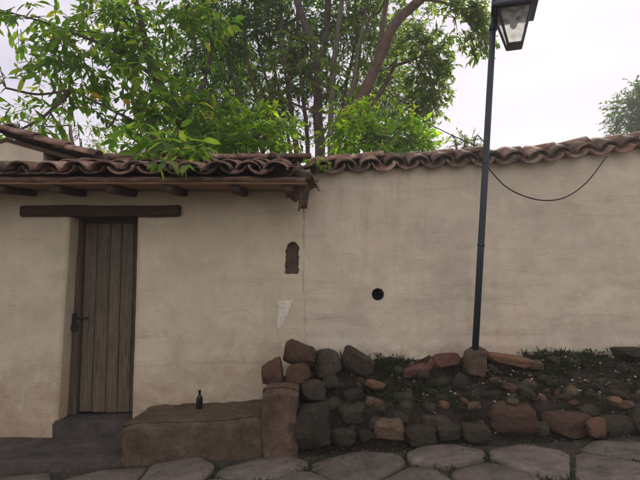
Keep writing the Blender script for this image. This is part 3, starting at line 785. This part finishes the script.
# weeds on the bank
P, D, N, L, W = [], [], [], [], []
for i in range(1100):
    x = rng.uniform(KX0 + .05, 4.2); y = rng.uniform(FY + .02, BY(x) - .02)
    if noise.noise(Vector((x * 2.2, y * 3, 8))) < -.08: continue
    z = bank_z(x, y)
    for k in range(rng.randint(6, 16)):
        a = rng.uniform(0, 6.3); up = rng.uniform(.3, 1.4)
        P.append((x + rng.uniform(-.05, .05), y + rng.uniform(-.05, .05), z + rng.uniform(-.01, .035))); D.append((math.cos(a), math.sin(a) - .2, up * .7)); N.append((0, 0, 1)); L.append(rng.uniform(.02, .07)); W.append(rng.uniform(.008, .026))
for i in range(240):                                   # grass tufts rooted in the soil
    x = rng.uniform(KX0 + .05, 4.2); y = rng.uniform(FY + .05, BY(x) - .02); z = bank_z(x, y)
    if noise.noise(Vector((x * 1.8, y * 3, 18))) < 0: continue
    for k in range(rng.randint(8, 20)):
        a = rng.uniform(0, 6.3); P.append((x + rng.uniform(-.015, .015), y + rng.uniform(-.015, .015), z - .01)); D.append((math.cos(a) * .6, math.sin(a) * .6, rng.uniform(.6, 1.5)))
        N.append((math.cos(a), math.sin(a), .2)); L.append(rng.uniform(.04, .13)); W.append(rng.uniform(.004, .008))
tag(link('ground_weeds', leaf_soup('ground_weeds', P, D, N, L, W), M['leaf_weed']), 'low dark weeds covering the rubble bank', 'weeds', kind='stuff')
# pale litter
P, D, N, L, W = [], [], [], [], []
for i in range(240):
    x = rng.gauss(2.15, .75) if i < 165 else rng.uniform(KX0, 3.6)
    if not KX0 + .1 < x < 3.9: continue
    v = rng.betavariate(3, 1.6) if i < 165 else rng.random(); y = FY + v * (BY(x) - FY - .04)
    P.append((x, y, bank_z(x, y) + rng.uniform(.02, .05))); a = rng.uniform(0, 6.3); D.append((math.cos(a), math.sin(a), rng.uniform(-.3, .6))); N.append((rng.uniform(-.5, .5), -rng.uniform(.3, 1), 1)); L.append(rng.uniform(.012, .04)); W.append(rng.uniform(.01, .026))
tag(link('pale_litter', leaf_soup('pale_litter', P, D, N, L, W), M['litter']), 'pale dry bits of leaf and litter scattered on the rubble bank', 'litter', kind='stuff')

# ------------------------------------------------------------------ bench, pavement
slab = link('pavement', box_mesh('pavement', (-6, 4.13, -.35), (-1.62, 4.795, -.005), .02, 40, .02, 4), M['slab']); tag(slab, kind='structure')
def ledge(name, x0, x1, y0, y1, zt, seed, amp=.02):
    bm = bmesh.new(); bmesh.ops.create_cube(bm, size=1)
    bmesh.ops.subdivide_edges(bm, edges=list(bm.edges), cuts=30, use_grid_fill=True)
    for v in bm.verts:
        q = v.co.copy(); e = sorted([abs(q.x), abs(q.y), abs(q.z)])
        x = x0 + (x1 - x0) * (q.x + .5); y = y0 + (y1 - y0) * (q.y + .5); z = -.2 + (zt(x) + .2) * (q.z + .5)
        rr = .06; 
        dx_, dy_, dz_ = min(x - x0, x1 - x), y - y0, zt(x) - z        # worn edges
        z -= .022 * math.exp(-dy_ / .03) * (q.z > .45); z -= .022 * math.exp(-dx_ / .03) * (q.z > .45)
        y += .03 * math.exp(-max(0, dz_) / .03) * (q.y < -.45) + .02 * (q.y < -.45) * math.exp(-dx_ / .04)
        n = noise.noise_vector(Vector((x * 2.5, y * 2.5, z * 2.5 + seed))) * amp + noise.noise_vector(Vector((x * 8, y * 8, z * 8 + seed))) * amp * .7 + noise.noise_vector(Vector((x * 25, y * 25, z * 25 + seed))) * amp * .3
        if y > y1 - .03: n.y = 0
        v.co = Vector((x, y, z)) + n
    me = bm_mesh(bm, name); me.polygons.foreach_set('use_smooth', [True] * len(me.polygons)); return me
bx0, bx1 = at(122, 440, 4.2).x, at(265, 420, 4.2).x
bz0, bz1 = at(150, 408, 4.72).z, at(262, 400, 4.72).z
bench = link('bench', ledge('bench', bx0, bx1, 4.17, 4.79, lambda x: bz0 + (bz1 - bz0) * (x - bx0) / (bx1 - bx0), 3), M['bench'])
tag(bench, 'low worn mud and stone bench against the wall beside the door', 'bench')
kx0, kx1 = at(263.5, 400, 4.2).x, at(298, 400, 4.2).x; kz = at(280, 385, 4.22).z
blk = link('stone_block', ledge('stone_block', kx0 + .004, kx1, 4.15, 4.66, lambda x: kz + .03 * (x - kx0), 9, .022), M['bench_block'])
tag(blk, 'squared upright brown stone block closing the right end of the bench', 'stone')

# loose stones with looks of their own
def loose(name, label, cat, grp, *a, **k):
    o = place_rock(*a, name=name, **k); tag(o, label, cat, grp); return o
GS = 'loose stones on the rubble'
loose('stone', 'peaked reddish stone on top of the pile at the bench end', 'stone', GS, 300, 355, 30, 24, 4.55, 'stone_red', 21, tilt=-.35)
loose('stone', 'reddish stone at the left edge of the pile, above the bench', 'stone', GS, 273, 373, 22, 24, 4.45, 'stone_red', 22, tilt=.2)
loose('stone', 'reddish brown stone under the peaked one in the pile', 'stone', GS, 297, 374, 22, 21, 4.42, 'stone_red', 23, kind='boxy')
loose('stone', 'rounded grey brown stone leaning on the wall right of the peaked stone', 'stone', GS, 328, 363, 28, 30, 4.62, 'stone_grey', 24, tilt=.1)
loose('stone', 'dark grey slanting stone against the wall, rightmost of the pile', 'stone', GS, 356, 362, 30, 24, 4.66, 'stone_grey', 25, tilt=-.5)
loose('brick_shard', 'long red brick shard lying aslant on the soil', 'brick', None, 415, 370, 30, 9, 4.68, 'brick', 26, kind='boxy', tilt=.22)
loose('brick_shard', 'dull red brick against the wall just left of the lamp post foot', 'brick', None, 447, 359, 28, 13, 4.7, 'brick', 27, kind='boxy', tilt=.08)
loose('tile_shard', 'small orange clay shard below the dark slanting stone', 'shard', None, 374, 385, 17, 10, 4.5, 'orange', 28, tilt=-.4)
loose('tile_shard', 'orange clay shard on the soil above the big reddish front stone', 'shard', None, 537, 398, 17, 9, 4.42, 'orange', 29, kind='boxy', tilt=.1)
loose('tile_shard', 'small orange clay shard by the street at the right end of the front stones', 'shard', None, 595, 428, 17, 19, 4.17, 'orange', 30, kind='boxy', tilt=.1)
loose('tile_shard', 'pale ochre chip resting on the big reddish front stone', 'shard', None, 513, 402, 12, 6, 4.3, 'stone_ochre', 31, tilt=.1)
loose('flat_stone', 'long flat orange brown stone along the wall right of the lamp post', 'stone', GS, 507, 359, 42, 9, 4.72, 'orange', 32, kind='boxy', tilt=-.12)
loose('flat_stone', 'small cream stone at the wall foot right of the long flat stone', 'stone', GS, 536, 364, 12, 9, 4.66, 'stone_ochre', 33)
loose('flat_stone', 'dark stone at the wall foot by the right edge of the photo', 'stone', GS, 630, 352, 26, 9, 4.8, 'stone_grey', 34, kind='boxy')

# bottle on the bench
bt = at(199.5, 400, 4.60)
prof = [(.0, 0), (.026, 0), (.030, .006), (.030, .085), (.027, .10), (.013, .118), (.011, .15), (.014, .152), (.014, .163), (0, .163)]
V = []; F = []; n = 14
for r_, z in prof:
    for k in range(n): V.append((r_ * math.cos(k / n * 6.2832), r_ * math.sin(k / n * 6.2832), z))
for i in range(len(prof) - 1):
    for k in range(n): F.append((i * n + k, i * n + (k + 1) % n, (i + 1) * n + (k + 1) % n, (i + 1) * n + k))
bzt = bz0 + (bz1 - bz0) * (bt.x - bx0) / (bx1 - bx0)
b_ = link('bottle', mesh('bottle', V, F), M['glass_bottle'], None, Matrix.Translation((bt.x, 4.6, bzt - .005)), smooth=True)
tag(b_, 'small dark bottle standing on the bench', 'bottle')

# ------------------------------------------------------------------ lamp post
PB = at(475, 352, 4.62); PT = at(494.5, 4, 4.52); pd = (PT - PB).normalized()
lamp = empty('lamp_post', PB); tag(lamp, 'leaning dark metal lamp post with a glass lantern against the right wall', 'lamp post')
top = PB + pd * ((PT - PB).length + .42)
link('pole', tubes('pole', [([PB - pd * .12, PB + pd * 1.0, PB + pd * 2.2, top], [.031, .031, .030, .028])], 14), M['pole'], lamp, smooth=True)
link('pole_cap', tubes('pole_cap', [([top, top + pd * .03, top + pd * .06], [.034, .034, .008])], 14), M['pole'], lamp, smooth=True)
for f_ in (.93,):
    q = PB + pd * (PT - PB).length * f_
    link('pole_band', tubes('pole_band', [([q - pd * .03, q + pd * .03], .038)], 14), M['iron'], lamp, smooth=True)
LY = 4.46
lb = at(512, 46, LY); lt_ = at(515, 15, LY); lc = Vector((lt_.x, LY, lt_.z))
lan = empty('lantern', lb); lan.parent = lamp; lan.matrix_parent_inverse = world_of(lamp).inverted()
ang = R(28); zb, zt_ = lb.z, lt_.z + .02; rb, rt = .088, .205       # corner radius bottom / top
lx = (lb.x + lt_.x) / 2 + .005
def corner(k, r, z): a = ang + k * math.pi / 2; return Vector((lx + r * math.cos(a), LY + r * math.sin(a), z))
for k in range(4):
    link('lantern_bar', tubes('lantern_bar', [([corner(k, rb, zb), corner(k, rt, zt_)], .012)], 6), M['iron'], lan)
    a, b, c, d = corner(k, rb - .004, zb), corner(k + 1, rb - .004, zb), corner(k + 1, rt - .004, zt_), corner(k, rt - .004, zt_)
    nrm = (b - a).cross(d - a).normalized() * .002
    link('pane', mesh('pane', [a, b, c, d, a - nrm, b - nrm, c - nrm, d - nrm], [(0, 1, 2, 3), (7, 6, 5, 4), (0, 4, 5, 1), (1, 5, 6, 2), (2, 6, 7, 3), (3, 7, 4, 0)]), M['glass'], lan)
for k in range(4):
    for r0_, z0_, q_ in ((rb, zb, .013), (rt, zt_, .014)):
        link('lantern_rim', tubes('lantern_rim', [([corner(k, r0_, z0_), corner(k + 1, r0_, z0_)], q_)], 6), M['iron'], lan)
V = [corner(k, rb + .004, zb - .012) for k in range(4)] + [corner(k, rb + .004, zb + .012) for k in range(4)]
link('lantern_base', mesh('lantern_base', V, [(3, 2, 1, 0), (4, 5, 6, 7)] + [(k, (k + 1) % 4, 4 + (k + 1) % 4, 4 + k) for k in range(4)]), M['iron'], lan)
V = []; F = []
lev = [(rt + .075, zt_ - .005), (rt + .08, zt_ + .015), (.13, zt_ + .13), (.07, zt_ + .17), (.05, zt_ + .23), (.012, zt_ + .27)]
for r_, z in lev: V += [corner(k, r_, z) for k in range(4)]
for i in range(len(lev) - 1):
    for k in range(4): F.append((i * 4 + k, i * 4 + (k + 1) % 4, (i + 1) * 4 + (k + 1) % 4, (i + 1) * 4 + k))
F += [(3, 2, 1, 0), tuple(len(V) - 4 + k for k in range(4))]
link('lantern_hood', mesh('lantern_hood', V, F), M['iron'], lan)
link('bulb', tubes('bulb', [([(lx, LY, zt_ - .005), (lx, LY, zt_ - .05), (lx, LY, zt_ - .08), (lx, LY, zt_ - .13), (lx, LY, zt_ - .155)], [.016, .018, .03, .034, .012])], 10), M['litter'], lan, smooth=True)
q1 = PB + pd * ((zt_ + .05 - PB.z) / pd.z); q2 = PB + pd * ((zt_ + .36 - PB.z) / pd.z); q0 = PB + pd * ((zt_ - .06 - PB.z) / pd.z)
arm = spline([q2, (q2 + Vector((lx, LY, zt_ + .42))) / 2 + Vector((0, 0, .03)), (lx, LY, zt_ + .40), (lx, LY, zt_ + .26)], 6)
link('bracket_arm', tubes('bracket_arm', [(arm, .012)], 8), M['iron'], lamp, smooth=True)
link('bracket_strut', tubes('bracket_strut', [([q0, corner(2, rt + .02, zt_ + .0)], .010)], 8), M['iron'], lamp, smooth=True)
link('bracket_strut', tubes('bracket_strut', [([q1, corner(2, .13, zt_ + .12)], .010)], 8), M['iron'], lamp, smooth=True)
pbk = place_rock(475, 361, 22, 26, 4.64, 'stone_ochre', 13, None, 'boxy', 'stone_block', .05, .2)
tag(pbk, 'squared yellowish stone holding the foot of the lamp post', 'stone')

# cables
for f_ in (.30, .535):
    q = PB + pd * (PT - PB).length * f_
    link('pole_band', tubes('pole_band', [([q - pd * .012, q + pd * .012], .0345)], 14), M['iron'], lamp, smooth=True)
ca = PB + pd * ((at(488, 168, 4.55).z - PB.z) / pd.z) + Vector((.02, -.02, 0))
cpts = spline([ca, at(505, 186, 4.60), at(524, 196, 4.64), at(545, 200.5, 4.68), at(566, 197, 4.72), at(587, 182, 4.77), at(607, 156, 4.82)], 6)
tag(link('cable', tubes('cable', [(cpts, .0065)], 6), M['cable'], smooth=True), 'black cable drooping from the lamp post to the tiled coping', 'cable')
w0, w1 = at(412, 114, 5.9), at(477, 146, 5.02)
tag(link('wire', tubes('wire', [([w0.lerp(w1, i / 8) + Vector((0, 0, -.02 * math.sin(math.pi * i / 8))) for i in range(9)], .0055)], 5), M['cable']), 'thin overhead wire from the trees down to the wall top', 'wire')

# ------------------------------------------------------------------ trees and plants
def blob(px, py, Y, rw, rh, depth=None):
    s = Y / FPX; return (at(px, py, Y), Vector((rw * s, (depth or (rw + rh) / 2) * s, rh * s)))

def grow(name, label, cat, base, limbs, blobs, mats, leaf=(.1, .035), twigs=300, per=9, tl=.35, detailed=False, droop=.5, group=None, n_single=0, seed=1, twig_r=.006, clump=.0, rad=5):
    """limbs: [(points, r0, r1)]; blobs: [(centre, radii, weight)]"""
    r_ = np.random.default_rng(seed); root = empty(name, base); tag(root, label, cat, group)
    tl_list = []
    for li in limbs:
        pts = spline(li[0], 5); n = len(pts)
        tl_list.append(([p + noise.noise_vector(p * 1.5) * li[1] * .3 for p in pts], [li[1] + (li[2] - li[1]) * i / (n - 1) for i in range(n)]))
    P, D, N, L, W = [], [], [], [], []
    thin = []
    anchor = [p for pts, _ in tl_list for p in pts[len(pts) // 3:]]
    tot = sum(b[2] for b in blobs)
    for c, rr, wt in blobs:
        k = int(twigs * wt / tot); made = 0; tries = 0
        # a bough from the nearest limb to the blob
        a = min(anchor, key=lambda q: (q - c).length); mid = a.lerp(c, .5) + Vector((0, 0, -.08 * (c - a).length))
        bp = spline([a, mid, c], 5); d0 = (c - a).length
        thin.append((bp, [.012 * d0 + .012 - .007 * d0 * i / (len(bp) - 1) * 1.0 for i in range(len(bp))]))
        spokes = []
        for q in range(max(3, k // 14)):
            v = r_.normal(size=3); v /= np.linalg.norm(v); e = c + Vector(v * .85 * np.array(rr)); spokes.append(e)
            if e.y <= 4.2 and e.z < 2.42: continue
            if 4.2 < e.y < 5.6 and e.z < 2.74 - .25 * (5.3 - e.y): continue
            thin.append(([c, c.lerp(e, .5) + Vector((0, 0, .05 * rr.z)), e], [twig_r * 1.6, twig_r * 1.2, twig_r * .6]))
        while made < k and tries < k * 8:
            tries += 1
            v = r_.normal(size=3); v /= np.linalg.norm(v); q = v * (r_.random() ** .45)
            p = np.array(c) + q * np.array(rr)
            if clump and noise.noise(Vector(p * clump)) < -.05 + .25 * r_.random() - .15: continue
            made += 1
            d = v * .7 + r_.normal(size=3) * .5; d[2] -= droop * .6; d /= np.linalg.norm(d)
            ln = tl * r_.uniform(.6, 1.2)
            e = Vector(p); e2 = e + Vector(d) * ln; e2.z -= droop * ln * .3
            if min(e.y, e2.y) <= 4.2:
                if e.z < 2.43: continue
                e2.z = max(e2.z, 2.40)
            if 4.2 < min(e.y, e2.y) < 5.6 and min(e.z, e2.z) < 2.76 - .25 * (5.3 - min(e.y, e2.y)) and name != 'roof_weed': continue
            thin.append(([e, e.lerp(e2, .5) + Vector((0, 0, .06 * ln)), e2], [twig_r, twig_r * .8, twig_r * .4]))
            for j in range(per):
                t = (j + .6) / per; pp = e.lerp(e2, t); s = 1 if j % 2 else -1
                sv = np.cross(d, [0, 0, 1]) * s; ld = d * .55 + sv * .8 + r_.normal(size=3) * .35; ld[2] -= droop * r_.uniform(.2, 1.0)
                if pp.y <= 4.2 and (pp.z < 2.43 or pp.y < 3.85): continue
                if 4.2 < pp.y < 5.6 and pp.z < 2.72 - .25 * (5.3 - pp.y) and name != 'roof_weed': continue
                P.append(pp); D.append(ld); nn = r_.normal(size=3) * .45; nn[2] += 1; N.append(nn)
                f = r_.uniform(.4, 1.3); L.append(leaf[0] * f); W.append(leaf[1] * f * r_.uniform(.8, 1.2))
    link('trunk', tubes('trunk', tl_list, 9), mats[0], root, smooth=True)
    link('branches', tubes('branches', thin, 4), mats[0], root)['kind'] = 'stuff'
    idx = np.argsort(-np.array(L))
    one, rest = idx[:n_single], idx[n_single:]
    A = lambda X, ii: [X[i] for i in ii]
    cr_ = link('crown', leaf_soup('crown', A(P, rest), A(D, rest), A(N, rest), A(L, rest), A(W, rest), detailed), mats[1], root); cr_['kind'] = 'stuff'
    if n_single:
        me = leaf_soup('leaf', [(0, 0, 0)], [(0, 1, 0)], [(0, 0, 1)], [1], [.36], True); me.materials.append(mats[1])
        for i in one:
            d = Vector(D[i]).normalized(); s = d.cross(Vector(N[i])).normalized(); u = s.cross(d)
            m = Matrix((s, d, u)).transposed().to_4x4(); m.translation = Vector(P[i])
            link('leaf', me, None, root, m @ Matrix.Diagonal((L[i] * 1.1, L[i] * 1.1, L[i] * 1.1, 1)))
    return root

def gp(px, Y): p = at(px, 240, Y); return Vector((p.x, Y, g(p.x) - .1))

# broad-leaved tree at the left, leaning over the eave
Y = 6.9
bt_ = gp(200, 7.2)
grow('broadleaf_tree', 'broad-leaved tree spreading over the left roof with long drooping leaves', 'tree', bt_,
     [([bt_, at(195, 165, 7.1), at(178, 120, 7.0), at(150, 60, 6.8), at(135, -10, 6.8)], .10, .035),
      ([at(190, 150, 7.05), at(165, 142, 6.7), at(135, 122, 6.5), at(105, 107, 6.4), at(70, 90, 6.3)], .035, .010),
      ([at(160, 80, 6.85), at(115, 50, 6.7), at(60, 28, 6.6), at(10, 12, 6.5)], .035, .008),
      ([at(178, 120, 7.0), at(205, 80, 7.0), at(215, 20, 7.0)], .05, .02)],
     [(*blob(112, 35, 6.7, 60, 36), 1.6), (*blob(70, 66, 6.5, 42, 26), 1.0), (*blob(150, 75, 6.7, 42, 40), 1.1), (*blob(185, 120, 6.5, 42, 36), 1.35), (*blob(160, 158, 6.0, 34, 20), .6),
      (*blob(55, 108, 6.4, 45, 24), .36), (*blob(108, 128, 6.4, 26, 14), .13), (*blob(6, 88, 6.4, 14, 22), .12), (*blob(25, 18, 6.5, 38, 12), .3), (*blob(180, 25, 6.9, 50, 36), 1.3), (*blob(20, 130, 6.6, 36, 12), .18),
      (*blob(130, -30, 6.8, 110, 30), 1.0), (*blob(200, 165, 5.6, 30, 10), .25), (*blob(166, 152, 5.0, 28, 12), .45), (*blob(172, 161, 4.6, 26, 10), .3), (*blob(172, 167, 4.08, 20, 7), .13), (*blob(208, 155, 5.0, 20, 10), .2)],
     (M['bark'], M['leaf_broad']), (.155, .066), 600, 9, .36, True, .6, n_single=280, seed=3, clump=1.6)
for px, py in ((102, 101), (124, 104)):
    m = Matrix.Translation(at(px, py, 6.2)) @ Euler((.9, .5, 1.9 if px < 110 else .4)).to_matrix().to_4x4() @ Matrix.Scale(.2, 4)
    me = leaf_soup('leaf', [(0, 0, 0)], [(0, 1, 0)], [(0, 0, 1)], [1], [.5], True); link('leaf', me, M['leaf_yellow'], bpy.data.objects['broadleaf_tree'], m)['label'] = 'large yellow turning leaf'

# many-stemmed tree in the middle
b0 = gp(318, 8.6); limbs = []
for i, (x1, xt, r0) in enumerate(((240, 210, .028), (256, 240, .035), (270, 252, .03), (280, 266, .03), (289, 281, .05), (303, 298, .04), (345, 372, .03))):
    yy = 8.4 + .25 * (i % 4); c = (1, 1.3)[i % 2]
    limbs.append(([b0 + Vector((rng.uniform(-.2, .2), rng.uniform(-.2, .2), 0)), at((x1 * 2 + 318) / 3, 165, yy), at(x1, 95, yy), at((x1 + xt) / 2 - 3, 40, yy), at(xt, -40, yy)], r0 * 1.15, r0 * .6))
limbs.append(([b0, at(320, 165, 8.3), at(318, 110, 8.3), at(317, 60, 8.3), at(300, 10, 8.3), at(290, -40, 8.3)], .10, .055))
limbs.append(([at(318, 70, 8.3), at(326, 35, 8.3), at(330, -20, 8.3)], .075, .05))
grow('multistem_tree', 'tall tree with many thin upright grey stems behind the roof', 'tree', b0, limbs,
     [(*blob(230, 40, 8.9, 70, 50), 1.8), (*blob(285, 25, 9.1, 60, 40), 1.2), (*blob(225, 100, 9.2, 55, 40), 1.2), (*blob(345, 30, 9.2, 50, 40), .9), (*blob(290, 100, 9.6, 50, 40), .7), (*blob(270, -40, 8.8, 120, 30), 1), (*blob(340, 90, 9.8, 40, 40), .5)],
     (M['bark'], M['leaf_dark']), (.125, .05), 1300, 10, .38, False, .55, seed=5, clump=1.3)

# tree with the thick reddish limb
b1 = gp(333, 7.9)
grow('limbed_tree', 'tree with a thick reddish curving limb and pale trunk behind the wall', 'tree', b1,
     [([b1, at(336, 165, 7.9), at(343, 128, 7.9), at(362, 95, 7.8), at(378, 60, 7.7), at(392, 28, 7.6), at(428, -8, 7.5), at(470, -40, 7.4)], .115, .065),
      ([at(376, 65, 7.72), at(380, 40, 7.75), at(386, 5, 7.8), at(395, -40, 7.8)], .055, .03),
      ([at(345, 122, 7.9), at(366, 108, 8.1), at(384, 88, 8.2), at(396, 60, 8.3)], .07, .03),
      ([at(420, -2, 7.5), at(450, 5, 7.4), at(478, 22, 7.3)], .03, .008),
      ([at(392, 66, 8.2), at(412, 60, 8.2), at(432, 50, 8.2)], .03, .008)],
     [(*blob(418, 70, 8.3, 30, 36), 1.0), (*blob(428, 45, 8.2, 22, 24), .5), (*blob(412, 105, 8.2, 28, 20), .6), (*blob(455, 18, 7.4, 30, 18), .55), (*blob(472, 36, 7.3, 16, 14), .2), (*blob(380, 70, 8.8, 30, 40), .6), (*blob(420, -30, 7.6, 80, 25), .8), (*blob(305, 70, 7.9, 34, 40), .35), (*blob(262, 88, 8.0, 30, 30), .3), (*blob(370, 20, 8.6, 36, 30), .5)],
     (M['bark_red'], M['leaf_small']), (.115, .055), 800, 9, .28, False, .5, seed=8, clump=1.8)
b1b = gp(331, 7.7)
grow('slim_tree', 'slim pale straight trunk between the stems and the reddish limb', 'tree', b1b,
     [([b1b, at(331, 165, 7.7), at(331, 110, 7.75), at(334, 60, 7.8), at(341, 10, 7.85), at(345, -40, 7.9)], .055, .035),
      ([at(333, 130, 7.7), at(352, 90, 7.8), at(360, 40, 7.9), at(372, -20, 8.0)], .035, .02)],
     [(*blob(350, -25, 8.0, 50, 20), .5), (*blob(355, 40, 8.3, 24, 28), .4)], (M['bark_pale'], M['leaf_small']), (.09, .036), 130, 9, .3, seed=9)

# bright shrubs just behind the walls
def shrub(px, py, Y, rw, rh, seed, label, mats, leaf=(.11, .05), n=170, extra=(), name='shrub', grp='bright shrubs behind the wall', tl=.26):
    b = gp(px, Y); lim = [([b + Vector((.1 * i, 0, 0)), at(px + 8 * (i - 1), py + rh * .8, Y), at(px + 22 * (i - 1), py - rh * .3, Y)], .03, .01) for i in range(3)]
    return grow(name, label, 'shrub', b, lim, [(*blob(px, py, Y, rw, rh), 1.0)] + [(*blob(*e), .5) for e in extra], mats, leaf, n, 9, tl, False, .35, grp, seed=seed)
shrub(385, 135, 6.3, 44, 24, 12, 'yellow-green leafy shrub rising over the tiled wall under the reddish limb', (M['bark'], M['leaf_bright']), n=300, extra=((350, 125, 6.6, 22, 26), (412, 140, 6.2, 20, 18)))
shrub(255, 138, 6.9, 44, 24, 13, 'bright green shrub behind the roof ridge at the foot of the stems', (M['bark'], M['leaf_bright']), (.15, .05), 210, extra=((215, 130, 6.9, 28, 26),))
shrub(465, 146, 9.5, 14, 7, 14, 'small round shrub top peeping over the tiled wall left of the lamp post', (M['bark'], M['leaf_small']), (.07, .03), 70, name='shrub')
# weed on the roof joint
bwd = at(314, 172, 4.62)
grow('roof_weed', 'small yellow-green weed sprouting from the tiles where the two roofs meet', 'weed', bwd,
     [([bwd - Vector((0, 0, .05)), at(314, 165, 4.62), at(317, 154, 4.62)], .006, .003), ([bwd, at(309, 163, 4.6), at(306, 157, 4.58)], .004, .002)],
     [(*blob(315, 160, 4.62, 8, 9), 1.0)], (M['bark'], M['leaf_bright']), (.055, .026), 12, 5, .07, False, .3, seed=15, twig_r=.002)
tw = spline([at(268, 157, 5.2), at(273, 153, 5.1), at(279, 158, 5.05), at(277, 166, 4.95), at(283, 171, 4.85)], 5)
tag(link('fallen_twig', tubes('fallen_twig', [(tw, .016)], 6), M['stone_ochre'], smooth=True), 'bent dry yellowish twig lying on the roof tiles', 'twig')

# darker trees farther back
def back_tree(px, Y, blobs, seed, label, n=700, leaf=(.17, .07), mat='leaf_dark', clump=.8, ty=10):
    b = gp(px, Y)
    grow('background_tree', label, 'tree', b, [([b, at(px - 4, ty + 70 + (150 - ty - 70) * .9, Y), at(px + 3, ty + 40, Y), at(px, ty, Y)], .16, .05)],
         [(*blob(*q[:5]), q[5]) for q in blobs], (M['bark'], M[mat]), leaf, n, 9, .55, False, .45, 'trees behind the wall', seed=seed, clump=clump)
back_tree(240, 13, [(200, 60, 13, 50, 50, 1), (245, 95, 13, 45, 45, 1), (260, 30, 13, 50, 45, 1), (200, 125, 13, 40, 25, .5)], 21, 'dark tree farther back behind the many thin stems', 640)
back_tree(355, 13.5, [(340, 60, 13.5, 45, 45, 1), (390, 85, 13.5, 38, 40, .9), (360, 120, 13.5, 50, 26, .7), (400, 30, 13.5, 36, 34, .6)], 22, 'dark tree farther back behind the thick reddish limb', 560)
back_tree(638, 16, [(632, 112, 16, 18, 13, 1), (650, 100, 16, 20, 24, 1), (640, 88, 16, 6, 6, .25), (636, 130, 16, 24, 8, .6)], 23, 'small far tree over the wall at the right edge of the photo', 420, (.16, .07), 'leaf_dark', 0, 100)
back_tree(70, 15, [(60, 135, 15, 60, 14, 1), (20, 120, 15, 30, 14, .5)], 24, 'low far tree behind the left roof', 90, (.16, .06), 'leaf_small', .8, 125)

# ------------------------------------------------------------------ added haze volume, lifts the darks in place of lens veil
hz = link('haze', box_mesh('haze', (-620, -620, -2.0), (620, 720, 9.5), 0)); hz['kind'] = 'stuff'; hz['label'] = 'thin haze added to lift the darks like lens veil'; hz['category'] = 'haze'
hm = new_mat('haze'); th_ = NT(hm)
pv = th_.n('VolumePrincipled'); pv.inputs['Color'].default_value = (.95, .945, .93, 1); pv.inputs['Density'].default_value = .003; pv.inputs['Anisotropy'].default_value = .35
oh_ = th_.n('OutputMaterial'); th_.l(pv.outputs[0], oh_.inputs['Volume']); hz.data.materials.append(hm)
